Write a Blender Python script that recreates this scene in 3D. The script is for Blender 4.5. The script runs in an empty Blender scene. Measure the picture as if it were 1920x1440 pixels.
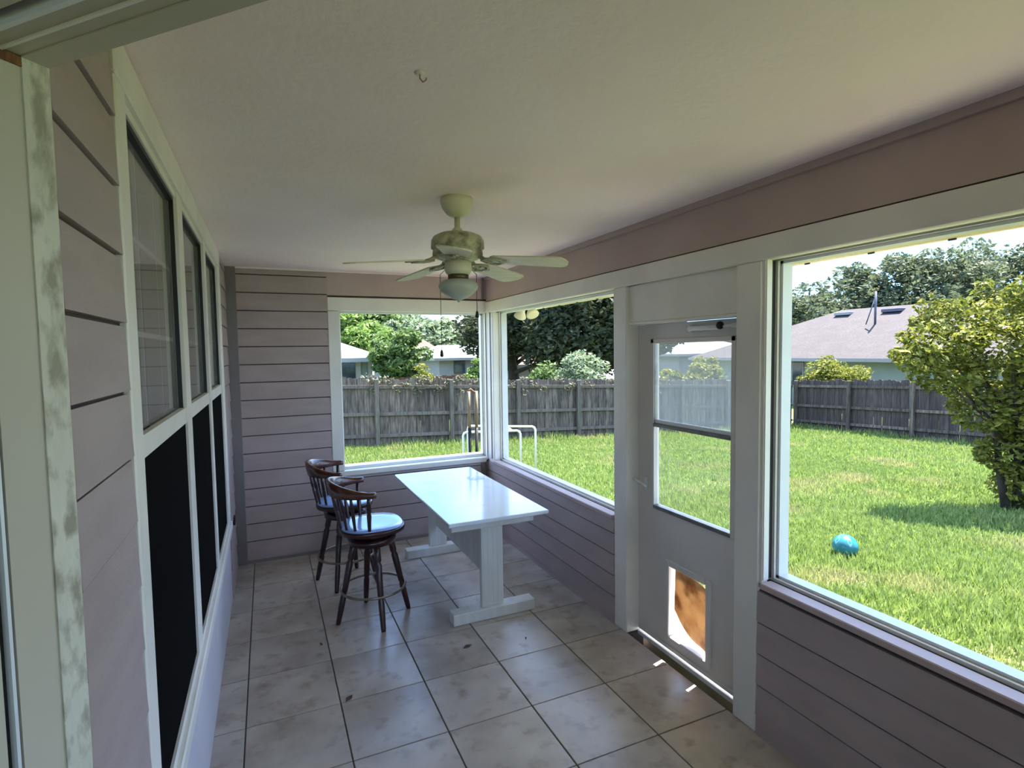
import bpy, bmesh, math, random
import numpy as np
from mathutils import Vector, Matrix

random.seed(7)
RNG = np.random.default_rng(11)
SC = bpy.context.scene
COL = SC.collection
PI = math.pi

# ------------------------------------------------------------------ camera
F_PX, YAW, PITCH, ROLL = 1027.0, 0.4207, 0.0595, -0.0148
CAM = Vector((0.291, 0.0, 1.728))
fw = Vector((math.sin(YAW) * math.cos(PITCH), math.cos(YAW) * math.cos(PITCH), -math.sin(PITCH)))
r0 = Vector((math.cos(YAW), -math.sin(YAW), 0.0))
u0 = r0.cross(fw)
rt = r0 * math.cos(ROLL) + u0 * math.sin(ROLL)
up = u0 * math.cos(ROLL) - r0 * math.sin(ROLL)
cd = bpy.data.cameras.new('camera')
cd.sensor_width = 36.0
cd.lens = F_PX / 1920.0 * 36.0
cd.clip_start = 0.02
cd.clip_end = 500
cam = bpy.data.objects.new('camera', cd)
COL.objects.link(cam)
cam.matrix_world = Matrix(((rt.x, up.x, -fw.x, CAM.x), (rt.y, up.y, -fw.y, CAM.y), (rt.z, up.z, -fw.z, CAM.z), (0, 0, 0, 1)))
SC.camera = cam

# ------------------------------------------------------------------ world, sun, exposure
SUN_STRENGTH = 13.0
SKY_STRENGTH = 1.8
SC.view_settings.view_transform = 'Standard'
SC.view_settings.look = 'None'
SC.view_settings.gamma = 1.0
SC.view_settings.use_curve_mapping = False
SC.view_settings.exposure = 1.68
SC.cycles.diffuse_bounces = 8
SC.cycles.max_bounces = 16
SC.cycles.transparent_max_bounces = 16

world = bpy.data.worlds.new('sky')
SC.world = world
world.use_nodes = True
nt = world.node_tree
nt.nodes.clear()
wo = nt.nodes.new('ShaderNodeOutputWorld')
bg = nt.nodes.new('ShaderNodeBackground')
tc = nt.nodes.new('ShaderNodeTexCoord')
sep = nt.nodes.new('ShaderNodeSeparateXYZ')
ramp = nt.nodes.new('ShaderNodeValToRGB')
ramp.color_ramp.elements[0].position = 0.0
ramp.color_ramp.elements[0].color = (0.20, 0.40, 0.70, 1)
ramp.color_ramp.elements[1].position = 0.75
ramp.color_ramp.elements[1].color = (0.14, 0.32, 0.80, 1)
ns = nt.nodes.new('ShaderNodeTexNoise')
ns.inputs['Scale'].default_value = 3.2
ns.inputs['Detail'].default_value = 6
mp = nt.nodes.new('ShaderNodeMapping')
mp.inputs['Scale'].default_value = (1, 1, 2.6)
cr = nt.nodes.new('ShaderNodeValToRGB')
cr.color_ramp.elements[0].position = 0.46
cr.color_ramp.elements[1].position = 0.66
mixc = nt.nodes.new('ShaderNodeMixRGB')
mixc.inputs['Color2'].default_value = (0.78, 0.86, 0.97, 1)
nt.links.new(tc.outputs['Generated'], sep.inputs[0])
nt.links.new(sep.outputs['Z'], ramp.inputs[0])
nt.links.new(tc.outputs['Generated'], mp.inputs['Vector'])
nt.links.new(mp.outputs[0], ns.inputs['Vector'])
nt.links.new(ns.outputs['Fac'], cr.inputs[0])
nt.links.new(cr.outputs['Color'], mixc.inputs['Fac'])
nt.links.new(ramp.outputs['Color'], mixc.inputs['Color1'])
nt.links.new(mixc.outputs[0], bg.inputs['Color'])
bg.inputs['Strength'].default_value = SKY_STRENGTH
nt.links.new(bg.outputs[0], wo.inputs[0])

sd = bpy.data.lights.new('sun', 'SUN')
sd.energy = SUN_STRENGTH
sd.angle = 0.009
sd.color = (1.0, 0.93, 0.85)
sun = bpy.data.objects.new('sun', sd)
COL.objects.link(sun)
SUN_EL = math.radians(68)
SUN_DIR = Vector((0.968 * math.cos(SUN_EL), 0.25 * math.cos(SUN_EL), math.sin(SUN_EL))).normalized()
sun.rotation_euler = SUN_DIR.to_track_quat('Z', 'Y').to_euler()
sun.location = (6, 2, 12)

# ------------------------------------------------------------------ materials
def lin(c, k=1.0):
    return tuple(k * ((x / 255.0) / 12.92 if x / 255.0 <= 0.04045 else (((x / 255.0) + 0.055) / 1.055) ** 2.4) for x in c) + (1.0,)

def mat(name, c1, c2=None, scale=4.0, rough=0.6, bump=0.0, bscale=60.0, spec=0.5, detail=4.0, stretch=(1, 1, 1),
        lo=0.35, hi=0.65, rand=0.0, metal=0.0, coat=0.0, trans=0.0, coords='Object', c3=None, s3=30, lo3=0.6, hi3=0.75, k=1.0):
    m = bpy.data.materials.new(name)
    m.use_nodes = True
    n = m.node_tree.nodes
    l = m.node_tree.links
    b = n['Principled BSDF']
    b.inputs['Roughness'].default_value = rough
    b.inputs['Metallic'].default_value = metal
    b.inputs['Specular IOR Level'].default_value = spec
    if coat:
        b.inputs['Coat Weight'].default_value = coat
        b.inputs['Coat Roughness'].default_value = 0.12
    t = n.new('ShaderNodeTexCoord')
    mpn = n.new('ShaderNodeMapping')
    mpn.inputs['Scale'].default_value = stretch
    l.new(t.outputs[coords], mpn.inputs['Vector'])
    vec = mpn.outputs[0]
    if rand:
        oi = n.new('ShaderNodeObjectInfo')
        ad = n.new('ShaderNodeVectorMath')
        ad.operation = 'ADD'
        sc = n.new('ShaderNodeMath')
        sc.operation = 'MULTIPLY'
        sc.inputs[1].default_value = 37.0
        l.new(oi.outputs['Random'], sc.inputs[0])
        l.new(vec, ad.inputs[0])
        l.new(sc.outputs[0], ad.inputs[1])
        vec = ad.outputs[0]
    nz = n.new('ShaderNodeTexNoise')
    nz.inputs['Scale'].default_value = scale
    nz.inputs['Detail'].default_value = detail
    l.new(vec, nz.inputs['Vector'])
    rp = n.new('ShaderNodeValToRGB')
    rp.color_ramp.elements[0].position = lo
    rp.color_ramp.elements[1].position = hi
    rp.color_ramp.elements[0].color = lin(c1, k)
    rp.color_ramp.elements[1].color = lin(c2 or c1, k)
    l.new(nz.outputs['Fac'], rp.inputs[0])
    out = rp.outputs['Color']
    if c3:
        n3 = n.new('ShaderNodeTexNoise')
        n3.inputs['Scale'].default_value = s3
        n3.inputs['Detail'].default_value = 5
        l.new(vec, n3.inputs['Vector'])
        r3 = n.new('ShaderNodeValToRGB')
        r3.color_ramp.elements[0].position = lo3
        r3.color_ramp.elements[1].position = hi3
        l.new(n3.outputs['Fac'], r3.inputs[0])
        mx = n.new('ShaderNodeMixRGB')
        l.new(r3.outputs[0], mx.inputs[0])
        l.new(out, mx.inputs[1])
        mx.inputs[2].default_value = lin(c3, k)
        out = mx.outputs[0]
    if rand:
        hsv = n.new('ShaderNodeHueSaturation')
        mr = n.new('ShaderNodeMapRange')
        mr.inputs['To Min'].default_value = 1 - rand
        mr.inputs['To Max'].default_value = 1 + rand
        l.new(oi.outputs['Random'], mr.inputs['Value'])
        l.new(mr.outputs[0], hsv.inputs['Value'])
        l.new(out, hsv.inputs['Color'])
        out = hsv.outputs[0]
    l.new(out, b.inputs['Base Color'])
    if bump:
        bn = n.new('ShaderNodeTexNoise')
        bn.inputs['Scale'].default_value = bscale
        bn.inputs['Detail'].default_value = 5
        l.new(vec, bn.inputs['Vector'])
        bp = n.new('ShaderNodeBump')
        bp.inputs['Strength'].default_value = bump
        bp.inputs['Distance'].default_value = 0.01
        l.new(bn.outputs['Fac'], bp.inputs['Height'])
        l.new(bp.outputs[0], b.inputs['Normal'])
    if trans:
        tr = n.new('ShaderNodeBsdfTranslucent')
        l.new(out, tr.inputs['Color'])
        ms = n.new('ShaderNodeMixShader')
        ms.inputs[0].default_value = trans
        l.new(b.outputs[0], ms.inputs[1])
        l.new(tr.outputs[0], ms.inputs[2])
        l.new(ms.outputs[0], n['Material Output'].inputs[0])
    return m

def glass_mat(name, haze=0.0, refl=1.5, tint=(1, 1, 1, 1), hazecol=(0.8, 0.85, 0.85, 1)):
    m = bpy.data.materials.new(name)
    m.use_nodes = True
    n = m.node_tree.nodes
    l = m.node_tree.links
    n.remove(n['Principled BSDF'])
    tr = n.new('ShaderNodeBsdfTransparent')
    tr.inputs['Color'].default_value = tint
    gl = n.new('ShaderNodeBsdfGlossy')
    gl.inputs['Roughness'].default_value = 0.02
    fr = n.new('ShaderNodeFresnel')
    ge = n.new('ShaderNodeNewGeometry')
    mr = n.new('ShaderNodeMapRange')
    mr.inputs['To Min'].default_value = refl
    mr.inputs['To Max'].default_value = 1.0 / refl
    l.new(ge.outputs['Backfacing'], mr.inputs['Value'])
    l.new(mr.outputs[0], fr.inputs['IOR'])
    ms = n.new('ShaderNodeMixShader')
    l.new(fr.outputs[0], ms.inputs[0])
    l.new(tr.outputs[0], ms.inputs[1])
    l.new(gl.outputs[0], ms.inputs[2])
    out = ms.outputs[0]
    if haze:
        df = n.new('ShaderNodeBsdfDiffuse')
        df.inputs['Color'].default_value = hazecol
        tl = n.new('ShaderNodeBsdfTranslucent')
        tl.inputs['Color'].default_value = hazecol
        ad = n.new('ShaderNodeMixShader')
        ad.inputs[0].default_value = 0.5
        l.new(df.outputs[0], ad.inputs[1])
        l.new(tl.outputs[0], ad.inputs[2])
        m2 = n.new('ShaderNodeMixShader')
        m2.inputs[0].default_value = haze
        l.new(out, m2.inputs[1])
        l.new(ad.outputs[0], m2.inputs[2])
        out = m2.outputs[0]
    l.new(out, n['Material Output'].inputs[0])
    return m

M = {}
OUT = 0.24
M['ceiling'] = mat('ceiling_paint', (247, 226, 224), (251, 234, 231), 1.6, 0.75, bump=0.35, bscale=38)
M['pink'] = mat('pink_siding_paint', (166, 149, 146), (175, 158, 155), 3, 0.55, bump=0.15, bscale=50, stretch=(1, 1, 4))
M['pinkframe'] = mat('pink_frieze_paint', (180, 158, 154), (188, 167, 163), 3, 0.55)
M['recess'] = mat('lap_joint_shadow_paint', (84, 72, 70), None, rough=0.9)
M['darktrim'] = mat('grey_trim', (120, 112, 112), (130, 121, 120), 3, 0.6)  # plain grey of the corner boards, bottom board and beads
M['white'] = mat('white_trim_paint', (224, 219, 210), (235, 230, 221), 3, 0.45, bump=0.1, bscale=40)
M['lav'] = mat('pale_lavender_panel_paint', (205, 200, 208), (214, 209, 216), 2, 0.5)
M['weather'] = mat('weathered_white_paint', (202, 198, 180), (216, 212, 196), 9, 0.7, bump=0.6, bscale=45,
                   c3=(158, 152, 134), s3=42, lo3=0.50, hi3=0.66, stretch=(1, 1, 0.4))
M['jamb'] = mat('jamb_paint', (186, 178, 160), (196, 188, 170), 4, 0.6, c3=(150, 130, 112), s3=9, lo3=0.62, hi3=0.8, stretch=(1, 1, 0.3))
M['rawwood'] = mat('raw_brown_wood', (96, 62, 38), (138, 92, 58), 30, 0.8, stretch=(8, 1, 1))
M['black'] = mat('black_rubber', (20, 20, 20), None, rough=0.5)
M['gap'] = mat('dark_gasket', (52, 50, 50), None, rough=0.7)
M['doorpaint'] = mat('door_paint', (212, 206, 200), (220, 214, 207), 3, 0.45)
M['alu'] = mat('white_aluminium', (218, 222, 226), (228, 231, 234), 3, 0.35)
M['greymetal'] = mat('grey_metal', (120, 120, 116), (140, 140, 136), 20, 0.35, metal=0.8)
M['screen'] = mat('black_insect_screen', (14, 13, 13), (20, 19, 19), 300, 0.9, detail=1, spec=0.02)
M['room'] = mat('dark_room_blind', (118, 116, 110), (128, 126, 120), 2, 0.7)
M['plaster'] = mat('house_interior_plaster', (170, 160, 145), (178, 168, 152), 3, 0.8)
M['carpet'] = mat('house_interior_floor', (110, 98, 86), (124, 112, 98), 9, 0.9)
M['grout'] = mat('grout', (84, 78, 72), (98, 91, 84), 20, 0.9)
M['tile'] = mat('beige_stone_tile', (166, 152, 140), (200, 188, 175), 3.5, 0.27, bump=0.12, bscale=14, detail=7,
                rand=0.05, c3=(146, 130, 114), s3=11, lo3=0.55, hi3=0.8, lo=0.3, hi=0.7)
M['fence'] = mat('weathered_fence_wood', (118, 102, 86), (176, 158, 138), 5, 0.85, stretch=(4, 4, 0.5), rand=0.38,
                 c3=(74, 64, 56), s3=6, lo3=0.5, hi3=0.75, k=0.36)
M['fenceshade'] = mat('shaded_fence_wood', (92, 78, 72), (134, 116, 106), 5, 0.85, stretch=(6, 6, 0.6), rand=0.28, k=0.30)  # side fence pickets: shade on the near face is put into the colour
M['fencepost'] = mat('weathered_post_wood', (134, 122, 104), (172, 158, 140), 5, 0.85, stretch=(6, 6, 0.6), rand=0.1, k=0.34)
M['stool'] = mat('dark_red_mahogany', (34, 10, 8), (54, 18, 14), 8, 0.3, stretch=(1, 1, 0.3), coat=0.3)
M['stooltop'] = mat('worn_top_rail_wood', (72, 34, 22), (96, 52, 34), 8, 0.25, coat=0.4)
M['vinyl'] = mat('pale_blue_vinyl', (136, 172, 238), (158, 190, 244), 5, 0.18, coat=0.6)
M['ring'] = mat('tarnished_brass', (120, 108, 92), (156, 146, 132), 20, 0.35, metal=0.75)
M['tabletop'] = mat('glossy_white_laminate', (226, 232, 238), (234, 238, 243), 3, 0.16, coat=0.5, c3=(206, 212, 216), s3=3, lo3=0.58, hi3=0.7)
M['tablewood'] = mat('white_painted_pine', (212, 212, 206), (224, 223, 217), 4, 0.45, stretch=(4, 4, 0.5))
M['fan'] = mat('cream_enamel', (204, 200, 176), (214, 210, 188), 5, 0.35)
M['fandark'] = mat('aged_cream_enamel', (160, 156, 130), (190, 186, 160), 30, 0.4, c3=(112, 104, 80), s3=20, lo3=0.5, hi3=0.7)
M['blade'] = mat('cream_fan_blade', (206, 196, 164), (222, 214, 188), 6, 0.4, stretch=(1, 6, 1))
M['bronze'] = mat('bronze_collar', (92, 78, 56), (112, 96, 70), 10, 0.4, metal=0.6)
M['bowl'] = mat('frosted_glass_bowl', (196, 200, 188), (208, 212, 200), 4, 0.25, trans=0.3)
M['soffit'] = mat('cream_soffit_paint', (240, 226, 186), (246, 235, 200), 3, 0.6)
M['roof'] = mat('grey_shingles', (96, 90, 90), (124, 117, 116), 8, 0.9)
M['concrete'] = mat('concrete', (196, 188, 176), (214, 206, 194), 6, 0.9, k=0.7)
M['glass'] = glass_mat('clear_glass', 0.02)
M['glasshazy'] = glass_mat('hazy_upper_glass', 0.16, 1.5)
M['darkglass'] = glass_mat('window_glass', 0.12, 1.7, hazecol=(0.5, 0.5, 0.5, 1))
M['flap'] = mat('amber_vinyl_flap', (196, 158, 112), (222, 194, 152), 9, 0.3, trans=0.32, c3=(150, 104, 56), s3=8, lo3=0.5, hi3=0.68)
M['ball'] = mat('turquoise_ball', (28, 178, 200), (60, 206, 222), 7, 0.3, k=OUT)
M['ballpale'] = mat('pale_ball_panel', (150, 228, 240), None, rough=0.3, k=OUT)
M['pvc'] = mat('white_pvc', (238, 238, 232), None, rough=0.35, k=0.7)
M['handle'] = mat('tan_tool_handle', (214, 182, 136), (228, 200, 156), 10, 0.6, stretch=(4, 4, 0.4), k=OUT)
M['steel'] = mat('dark_tool_steel', (70, 68, 66), (96, 92, 88), 12, 0.5, metal=0.6, k=OUT)
M['bark'] = mat('bark', (88, 74, 60), (124, 108, 90), 10, 0.95, bump=0.5, bscale=20, stretch=(2, 2, 0.4), k=OUT)
M['leafbrown'] = mat('dry_leaf_brown', (70, 52, 38), (98, 76, 54), 10, 0.8)
M['leafred'] = mat('dry_leaf_red', (128, 62, 48), None, rough=0.8)

def leafmat(name, c1, c2, c3=None, scale=1.5):
    return mat(name, c1, c2, scale, 0.7, spec=0.25, k=0.44, trans=0.35, detail=5, c3=c3, s3=scale * 6, lo3=0.5, hi3=0.66)
M['yellowgreen'] = leafmat('yellow_green_leaves', (96, 112, 38), (158, 164, 62), (206, 204, 104), 3.5)
M['oakdark'] = leafmat('dark_oak_leaves', (64, 74, 48), (92, 102, 70), (124, 130, 98))
M['oakgrey'] = leafmat('grey_green_oak_leaves', (84, 100, 70), (122, 136, 98), (160, 168, 132))
M['bright'] = leafmat('bright_green_leaves', (104, 146, 60), (148, 184, 92), (190, 214, 130))
M['mid'] = leafmat('mid_green_leaves', (84, 118, 58), (124, 154, 84), (168, 190, 120))
M['pale'] = leafmat('pale_green_leaves', (128, 156, 110), (164, 186, 142), (196, 210, 174))
M['vine'] = leafmat('dry_vine_leaves', (132, 128, 104), (170, 166, 140), (110, 128, 80))
M['grassblade'] = mat('grass_blades', (124, 156, 64), (188, 212, 120), 14, 0.6, trans=0.35, c3=(204, 200, 138), s3=0.9, lo3=0.56, hi3=0.76, k=0.48)
M['lawn'] = mat('lawn_soil', (104, 128, 52), (142, 158, 76), 3.1, 0.95, c3=(184, 172, 126), s3=0.9, lo3=0.54, hi3=0.74, k=0.40)
M['hroofpurple'] = mat('purple_grey_shingles', (128, 114, 120), (150, 137, 140), 1.2, 0.9, bump=0.2, bscale=9, c3=(108, 96, 102), s3=9, lo3=0.45, hi3=0.65, k=0.11, stretch=(1, 1, 3))
M['hroofgrey'] = mat('pale_grey_shingles', (186, 182, 174), (204, 200, 192), 2, 0.9, c3=(168, 163, 156), s3=12, k=OUT)
M['hroofwhite'] = mat('white_metal_roof', (228, 232, 234), None, rough=0.4, k=OUT)
M['hroofpeach'] = mat('peach_shingles', (196, 168, 148), (210, 184, 164), 2, 0.9, k=OUT)
M['hroofred'] = mat('faded_red_shingles', (176, 136, 128), (196, 158, 148), 2, 0.9, k=OUT)
M['hwallteal'] = mat('pale_teal_wall', (176, 204, 204), (188, 214, 214), 2, 0.8, k=OUT)
M['hwallwhite'] = mat('pale_house_wall', (206, 212, 218), (218, 222, 226), 2, 0.8, k=OUT)
M['hwallmint'] = mat('mint_white_wall', (206, 224, 216), (214, 230, 222), 2, 0.8, k=OUT)
M['hglass'] = mat('far_window_glass', (70, 92, 96), (110, 132, 134), 3, 0.1, k=OUT)
M['hpipe'] = mat('blue_grey_pipe', (120, 128, 156), None, rough=0.5, k=OUT)
M['redwood'] = mat('reddish_fence_wood', (134, 88, 58), (156, 108, 74), 5, 0.9, rand=0.15, k=OUT)

# ------------------------------------------------------------------ mesh helpers
class MB:
    def __init__(s):
        s.v = []; s.f = []; s.sm = []
    def add(s, vs, fs, smooth=False, T=None):
        o = len(s.v)
        for v in vs:
            s.v.append(tuple(T @ Vector(v)) if T else tuple(v))
        for f in fs:
            s.f.append(tuple(i + o for i in f)); s.sm.append(smooth)
        return s
    def box(s, x0, x1, y0, y1, z0, z1, T=None):
        vs = [(x0, y0, z0), (x1, y0, z0), (x1, y1, z0), (x0, y1, z0), (x0, y0, z1), (x1, y0, z1), (x1, y1, z1), (x0, y1, z1)]
        return s.add(vs, [(0, 3, 2, 1), (4, 5, 6, 7), (0, 1, 5, 4), (1, 2, 6, 5), (2, 3, 7, 6), (3, 0, 4, 7)], T=T)
    def bbox(s, x0, x1, y0, y1, z0, z1, b=0.004, T=None):
        # bevelled box: chamfer on the vertical and horizontal edges (24 verts)
        b = min(b, (x1 - x0) / 2.2, (y1 - y0) / 2.2, (z1 - z0) / 2.2)
        bm = bmesh.new()
        bmesh.ops.create_cube(bm, size=1.0)
        for v in bm.verts:
            v.co = Vector(((x0 + x1) / 2 + v.co.x * (x1 - x0), (y0 + y1) / 2 + v.co.y * (y1 - y0), (z0 + z1) / 2 + v.co.z * (z1 - z0)))
        bmesh.ops.bevel(bm, geom=bm.edges[:], offset=b, segments=1, affect='EDGES', profile=0.5)
        bm.verts.index_update()
        s.add([v.co[:] for v in bm.verts], [tuple(v.index for v in f.verts) for f in bm.faces], T=T)
        bm.free()
        return s
    def tube(s, pts, rad, n=10, cap=True, smooth=True, T=None):
        pts = [Vector(p) for p in pts]
        if not hasattr(rad, '__len__'):
            rad = [rad] * len(pts)
        vs = []; fs = []
        prev = None
        for i, p in enumerate(pts):
            d = (pts[min(i + 1, len(pts) - 1)] - pts[max(i - 1, 0)]).normalized()
            if prev is None:
                a = Vector((0, 0, 1)) if abs(d.z) < 0.9 else Vector((1, 0, 0))
                x = d.cross(a).normalized()
            else:
                x = (prev - d * prev.dot(d)).normalized()
            prev = x
            y = d.cross(x)
            for k in range(n):
                a = 2 * PI * k / n
                vs.append(p + (x * math.cos(a) + y * math.sin(a)) * rad[i])
        for i in range(len(pts) - 1):
            for k in range(n):
                k2 = (k + 1) % n
                fs.append((i * n + k, i * n + k2, (i + 1) * n + k2, (i + 1) * n + k))
        s.add(vs, fs, smooth, T)
        if cap:
            o = len(s.v) - len(vs)
            s.f.append(tuple(o + k for k in reversed(range(n)))); s.sm.append(False)
            s.f.append(tuple(o + (len(pts) - 1) * n + k for k in range(n))); s.sm.append(False)
        return s
    def lathe(s, prof, cx=0, cy=0, n=28, smooth=True, T=None):
        vs = []; fs = []
        for (r, z) in prof:
            for k in range(n):
                a = 2 * PI * k / n
                vs.append((cx + r * math.cos(a), cy + r * math.sin(a), z))
        for i in range(len(prof) - 1):
            for k in range(n):
                k2 = (k + 1) % n
                fs.append((i * n + k, i * n + k2, (i + 1) * n + k2, (i + 1) * n + k))
        fs.append(tuple(reversed(range(n))))
        fs.append(tuple((len(prof) - 1) * n + k for k in range(n)))
        return s.add(vs, fs, smooth, T)
    def prism(s, poly, z0, z1, T=None, smooth=False):
        n = len(poly)
        vs = [(x, y, z0) for x, y in poly] + [(x, y, z1) for x, y in poly]
        fs = [tuple(reversed(range(n))), tuple(range(n, 2 * n))] + [(i, (i + 1) % n, n + (i + 1) % n, n + i) for i in range(n)]
        return s.add(vs, fs, smooth, T)
    def mesh(s, name, m):
        me = bpy.data.meshes.new(name)
        me.from_pydata(s.v, [], s.f)
        me.polygons.foreach_set('use_smooth', s.sm)
        if m:
            me.materials.append(m)
        bm = bmesh.new(); bm.from_mesh(me)
        bmesh.ops.recalc_face_normals(bm, faces=bm.faces)
        bm.to_mesh(me); bm.free()
        me.update()
        return me
    def build(s, name, m, parent=None, loc=None):
        o = bpy.data.objects.new(name, s.mesh(name, m))
        COL.objects.link(o)
        if parent is not None:
            o.parent = parent
        if loc is not None:
            o.location = loc
        return o

def inst(name, me, parent, loc, rz=0):
    o = bpy.data.objects.new(name, me)
    COL.objects.link(o)
    o.parent = parent
    o.location = loc
    o.rotation_euler = (0, 0, rz)
    return o

def empty(name, loc=(0, 0, 0), rz=0):
    o = bpy.data.objects.new(name, None)
    o.empty_display_size = 0.1
    COL.objects.link(o)
    o.location = loc
    o.rotation_euler = (0, 0, rz)
    return o

def tag(o, label=None, cat=None, group=None, kind=None):
    if label: o['label'] = label
    if cat: o['category'] = cat
    if group: o['group'] = group
    if kind: o['kind'] = kind
    return o

def struct(o, label=None, cat=None):
    return tag(o, label, cat, kind='structure')

def copy_tree(o, parent=None):
    c = o.copy()
    COL.objects.link(c)
    c.parent = parent
    for ch in [x for x in SC.objects if x.parent == o]:
        copy_tree(ch, c)
    return c

def at(px, depth):
    """ground-plan position of something seen in column px of the photograph, depth metres away"""
    p = CAM + fw * depth + rt * ((px - 960.0) / F_PX * depth)
    return Vector((p.x, p.y))

def hz(px, py, depth):
    """height of row py at that distance"""
    p = CAM + fw * depth + rt * ((px - 960.0) / F_PX * depth) - up * ((py - 720.0) / F_PX * depth)
    return p.z

W, D, H = 2.248, 4.967, 2.44
WO = 2.37   # outer face of the right wall
DO = 5.09   # outer face of the back wall

def ground_z(x, y):
    return -0.07 - 0.0375 * x - 0.039 * y

# ------------------------------------------------------------------ floor with tiles
floor = struct(MB().box(-0.0, W, -1.3, D, -0.06, -0.006).build('floor', M['grout']),
               'porch floor of beige stone tiles with narrow dark grout', 'floor')
T0X, T0Y, TS = 0.140, 1.898, 0.424
tile_cache = {}
for i in range(-1, 6):
    for j in range(-8, 9):
        x0, x1 = T0X + i * TS, T0X + (i + 1) * TS
        y0, y1 = T0Y + j * TS, T0Y + (j + 1) * TS
        x0, x1, y0, y1 = max(x0, 0.002), min(x1, W - 0.002), y0, min(y1, D - 0.002)
        if x1 - x0 < 0.03 or y1 - y0 < 0.03 or (x1 + y1) < 1.0:
            continue
        g = 0.003
        w, h = round(x1 - x0 - 2 * g, 3), round(y1 - y0 - 2 * g, 3)
        if (w, h) not in tile_cache:
            tile_cache[(w, h)] = MB().bbox(-w / 2, w / 2, -h / 2, h / 2, -0.008, 0.0, 0.002).mesh('tile', M['tile'])
        t = inst('tile', tile_cache[(w, h)], floor, ((x0 + x1) / 2, (y0 + y1) / 2, random.uniform(-0.0006, 0.0)))
        t.rotation_euler = (random.uniform(-.0006, .0006), random.uniform(-.0006, .0006), 0)

# ------------------------------------------------------------------ ceiling and roof
ceil = struct(MB().box(-0.15, W + 0.12, -3.6, DO, H, H + 0.05).build('ceiling', M['ceiling']),
              'off-white textured porch ceiling', 'ceiling')
MB().box(0.0, W, D - 0.02, D - 0.001, H - 0.012, H).build('cove', M['ceiling'], ceil)

rf = MB()
rf.add([(-3.2, -3.8, 2.50), (2.98, -3.8, 2.50), (2.98, 5.32, 2.50), (-3.2, 5.32, 2.50),
        (-3.2, -3.8, 4.6), (2.98, -3.8, 2.53), (2.98, 5.32, 2.53), (-3.2, 5.32, 4.6)],
       [(0, 3, 2, 1), (4, 5, 6, 7), (0, 1, 5, 4), (1, 2, 6, 5), (2, 3, 7, 6), (3, 0, 4, 7)])
roof = struct(rf.build('roof', M['roof']), 'shingled roof over the porch', 'roof')
sof = MB().box(WO, 2.95, -3.7, 5.28, 2.20, 2.215)
for k in range(22):
    y = -3.5 + k * 0.41
    sof.box(WO + 0.02, 2.93, y, y + 0.008, 2.196, 2.2)
sof.build('soffit', M['soffit'], roof)
MB().box(2.95, 2.975, -3.7, 5.3, 2.175, 2.50).build('fascia', M['soffit'], roof)
dp = MB()
for k in range(26):
    y = -3.4 + k * 0.34
    dp.box(2.948, 2.955, y, y + 0.03, 2.168, 2.176)
dp.build('drip_edge', M['black'], roof)
MB().box(-0.2, 2.95, DO, DO + 0.2, 2.46, 2.50).build('gable_soffit', M['soffit'], roof)

# ------------------------------------------------------------------ siding boards
def lap(axis, coord, sgn, a0, a1, z0, z1, parent, m, th=0.018):
    """one lap board: bottom edge proud of the wall, top edge flush"""
    b = MB()
    lo, hi = (coord, coord + sgn * th)
    t = coord + sgn * 0.012
    if axis == 'x':
        vs = [(coord, a0, z0), (hi, a0, z0), (hi, a1, z0), (coord, a1, z0), (coord, a0, z1), (t, a0, z1), (t, a1, z1), (coord, a1, z1)]
    else:
        vs = [(a0, coord, z0), (a0, hi, z0), (a1, hi, z0), (a1, coord, z0), (a0, coord, z1), (a0, t, z1), (a1, t, z1), (a1, coord, z1)]
    b.add(vs, [(0, 3, 2, 1), (4, 5, 6, 7), (0, 1, 5, 4), (1, 2, 6, 5), (2, 3, 7, 6), (3, 0, 4, 7)])
    return b.build('siding_board', m, parent)

def siding(axis, coord, sgn, a0, a1, zlo, zhi, first, step, parent, m=None):
    z = first
    if first > zlo + 0.01:
        lap(axis, coord, sgn, a0, a1, zlo, first - 0.001, parent, m or M['pink'])
    while z < zhi - 0.01:
        lap(axis, coord, sgn, a0, a1, z, min(z + step - 0.0085, zhi), parent, m or M['pink'])
        z += step

# ------------------------------------------------------------------ back wall
bw = MB()
bw.box(-0.15, 0.872, D, DO, -0.3, H + 0.05)
bw.box(0.872, 2.24, D, DO, -0.3, 0.69)
bw.box(0.872, 2.24, D, DO, 2.12, H + 0.05)
bw.box(2.24, WO, D, DO, 2.12, H + 0.05)
bw.box(2.24, WO, D, DO, -0.3, 0.66)
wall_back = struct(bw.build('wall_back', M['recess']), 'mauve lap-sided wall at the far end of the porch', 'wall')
siding('y', D, -1, 0.09, 0.786, 0.0, H, 0.046, 0.1463, wall_back)
siding('y', D, -1, 0.786, 2.17, 0.0, 0.66, 0.046, 0.1463, wall_back)
MB().box(0.786, W, D - 0.012, D, 2.232, H).build('frieze_board', M['pinkframe'], wall_back)
MB().bbox(0.0, 0.09, D - 0.022, D, 0, H, 0.003).build('corner_board', M['darktrim'], wall_back)
MB().bbox(2.165, 2.21, D - 0.022, D, 0, 0.68, 0.003).build('corner_board', M['darktrim'], wall_back)
MB().bbox(2.212, W, D - 0.03, D, 0, 0.68, 0.003).build('corner_board', M['darktrim'], wall_back)
MB().bbox(2.20, 2.225, D - 0.02, D, 2.235, H, 0.003).build('corner_board', M['darktrim'], wall_back)
MB().bbox(0.09, 2.16, D - 0.018, D, 0, 0.03, 0.003).build('bottom_board', M['darktrim'], wall_back)

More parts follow.
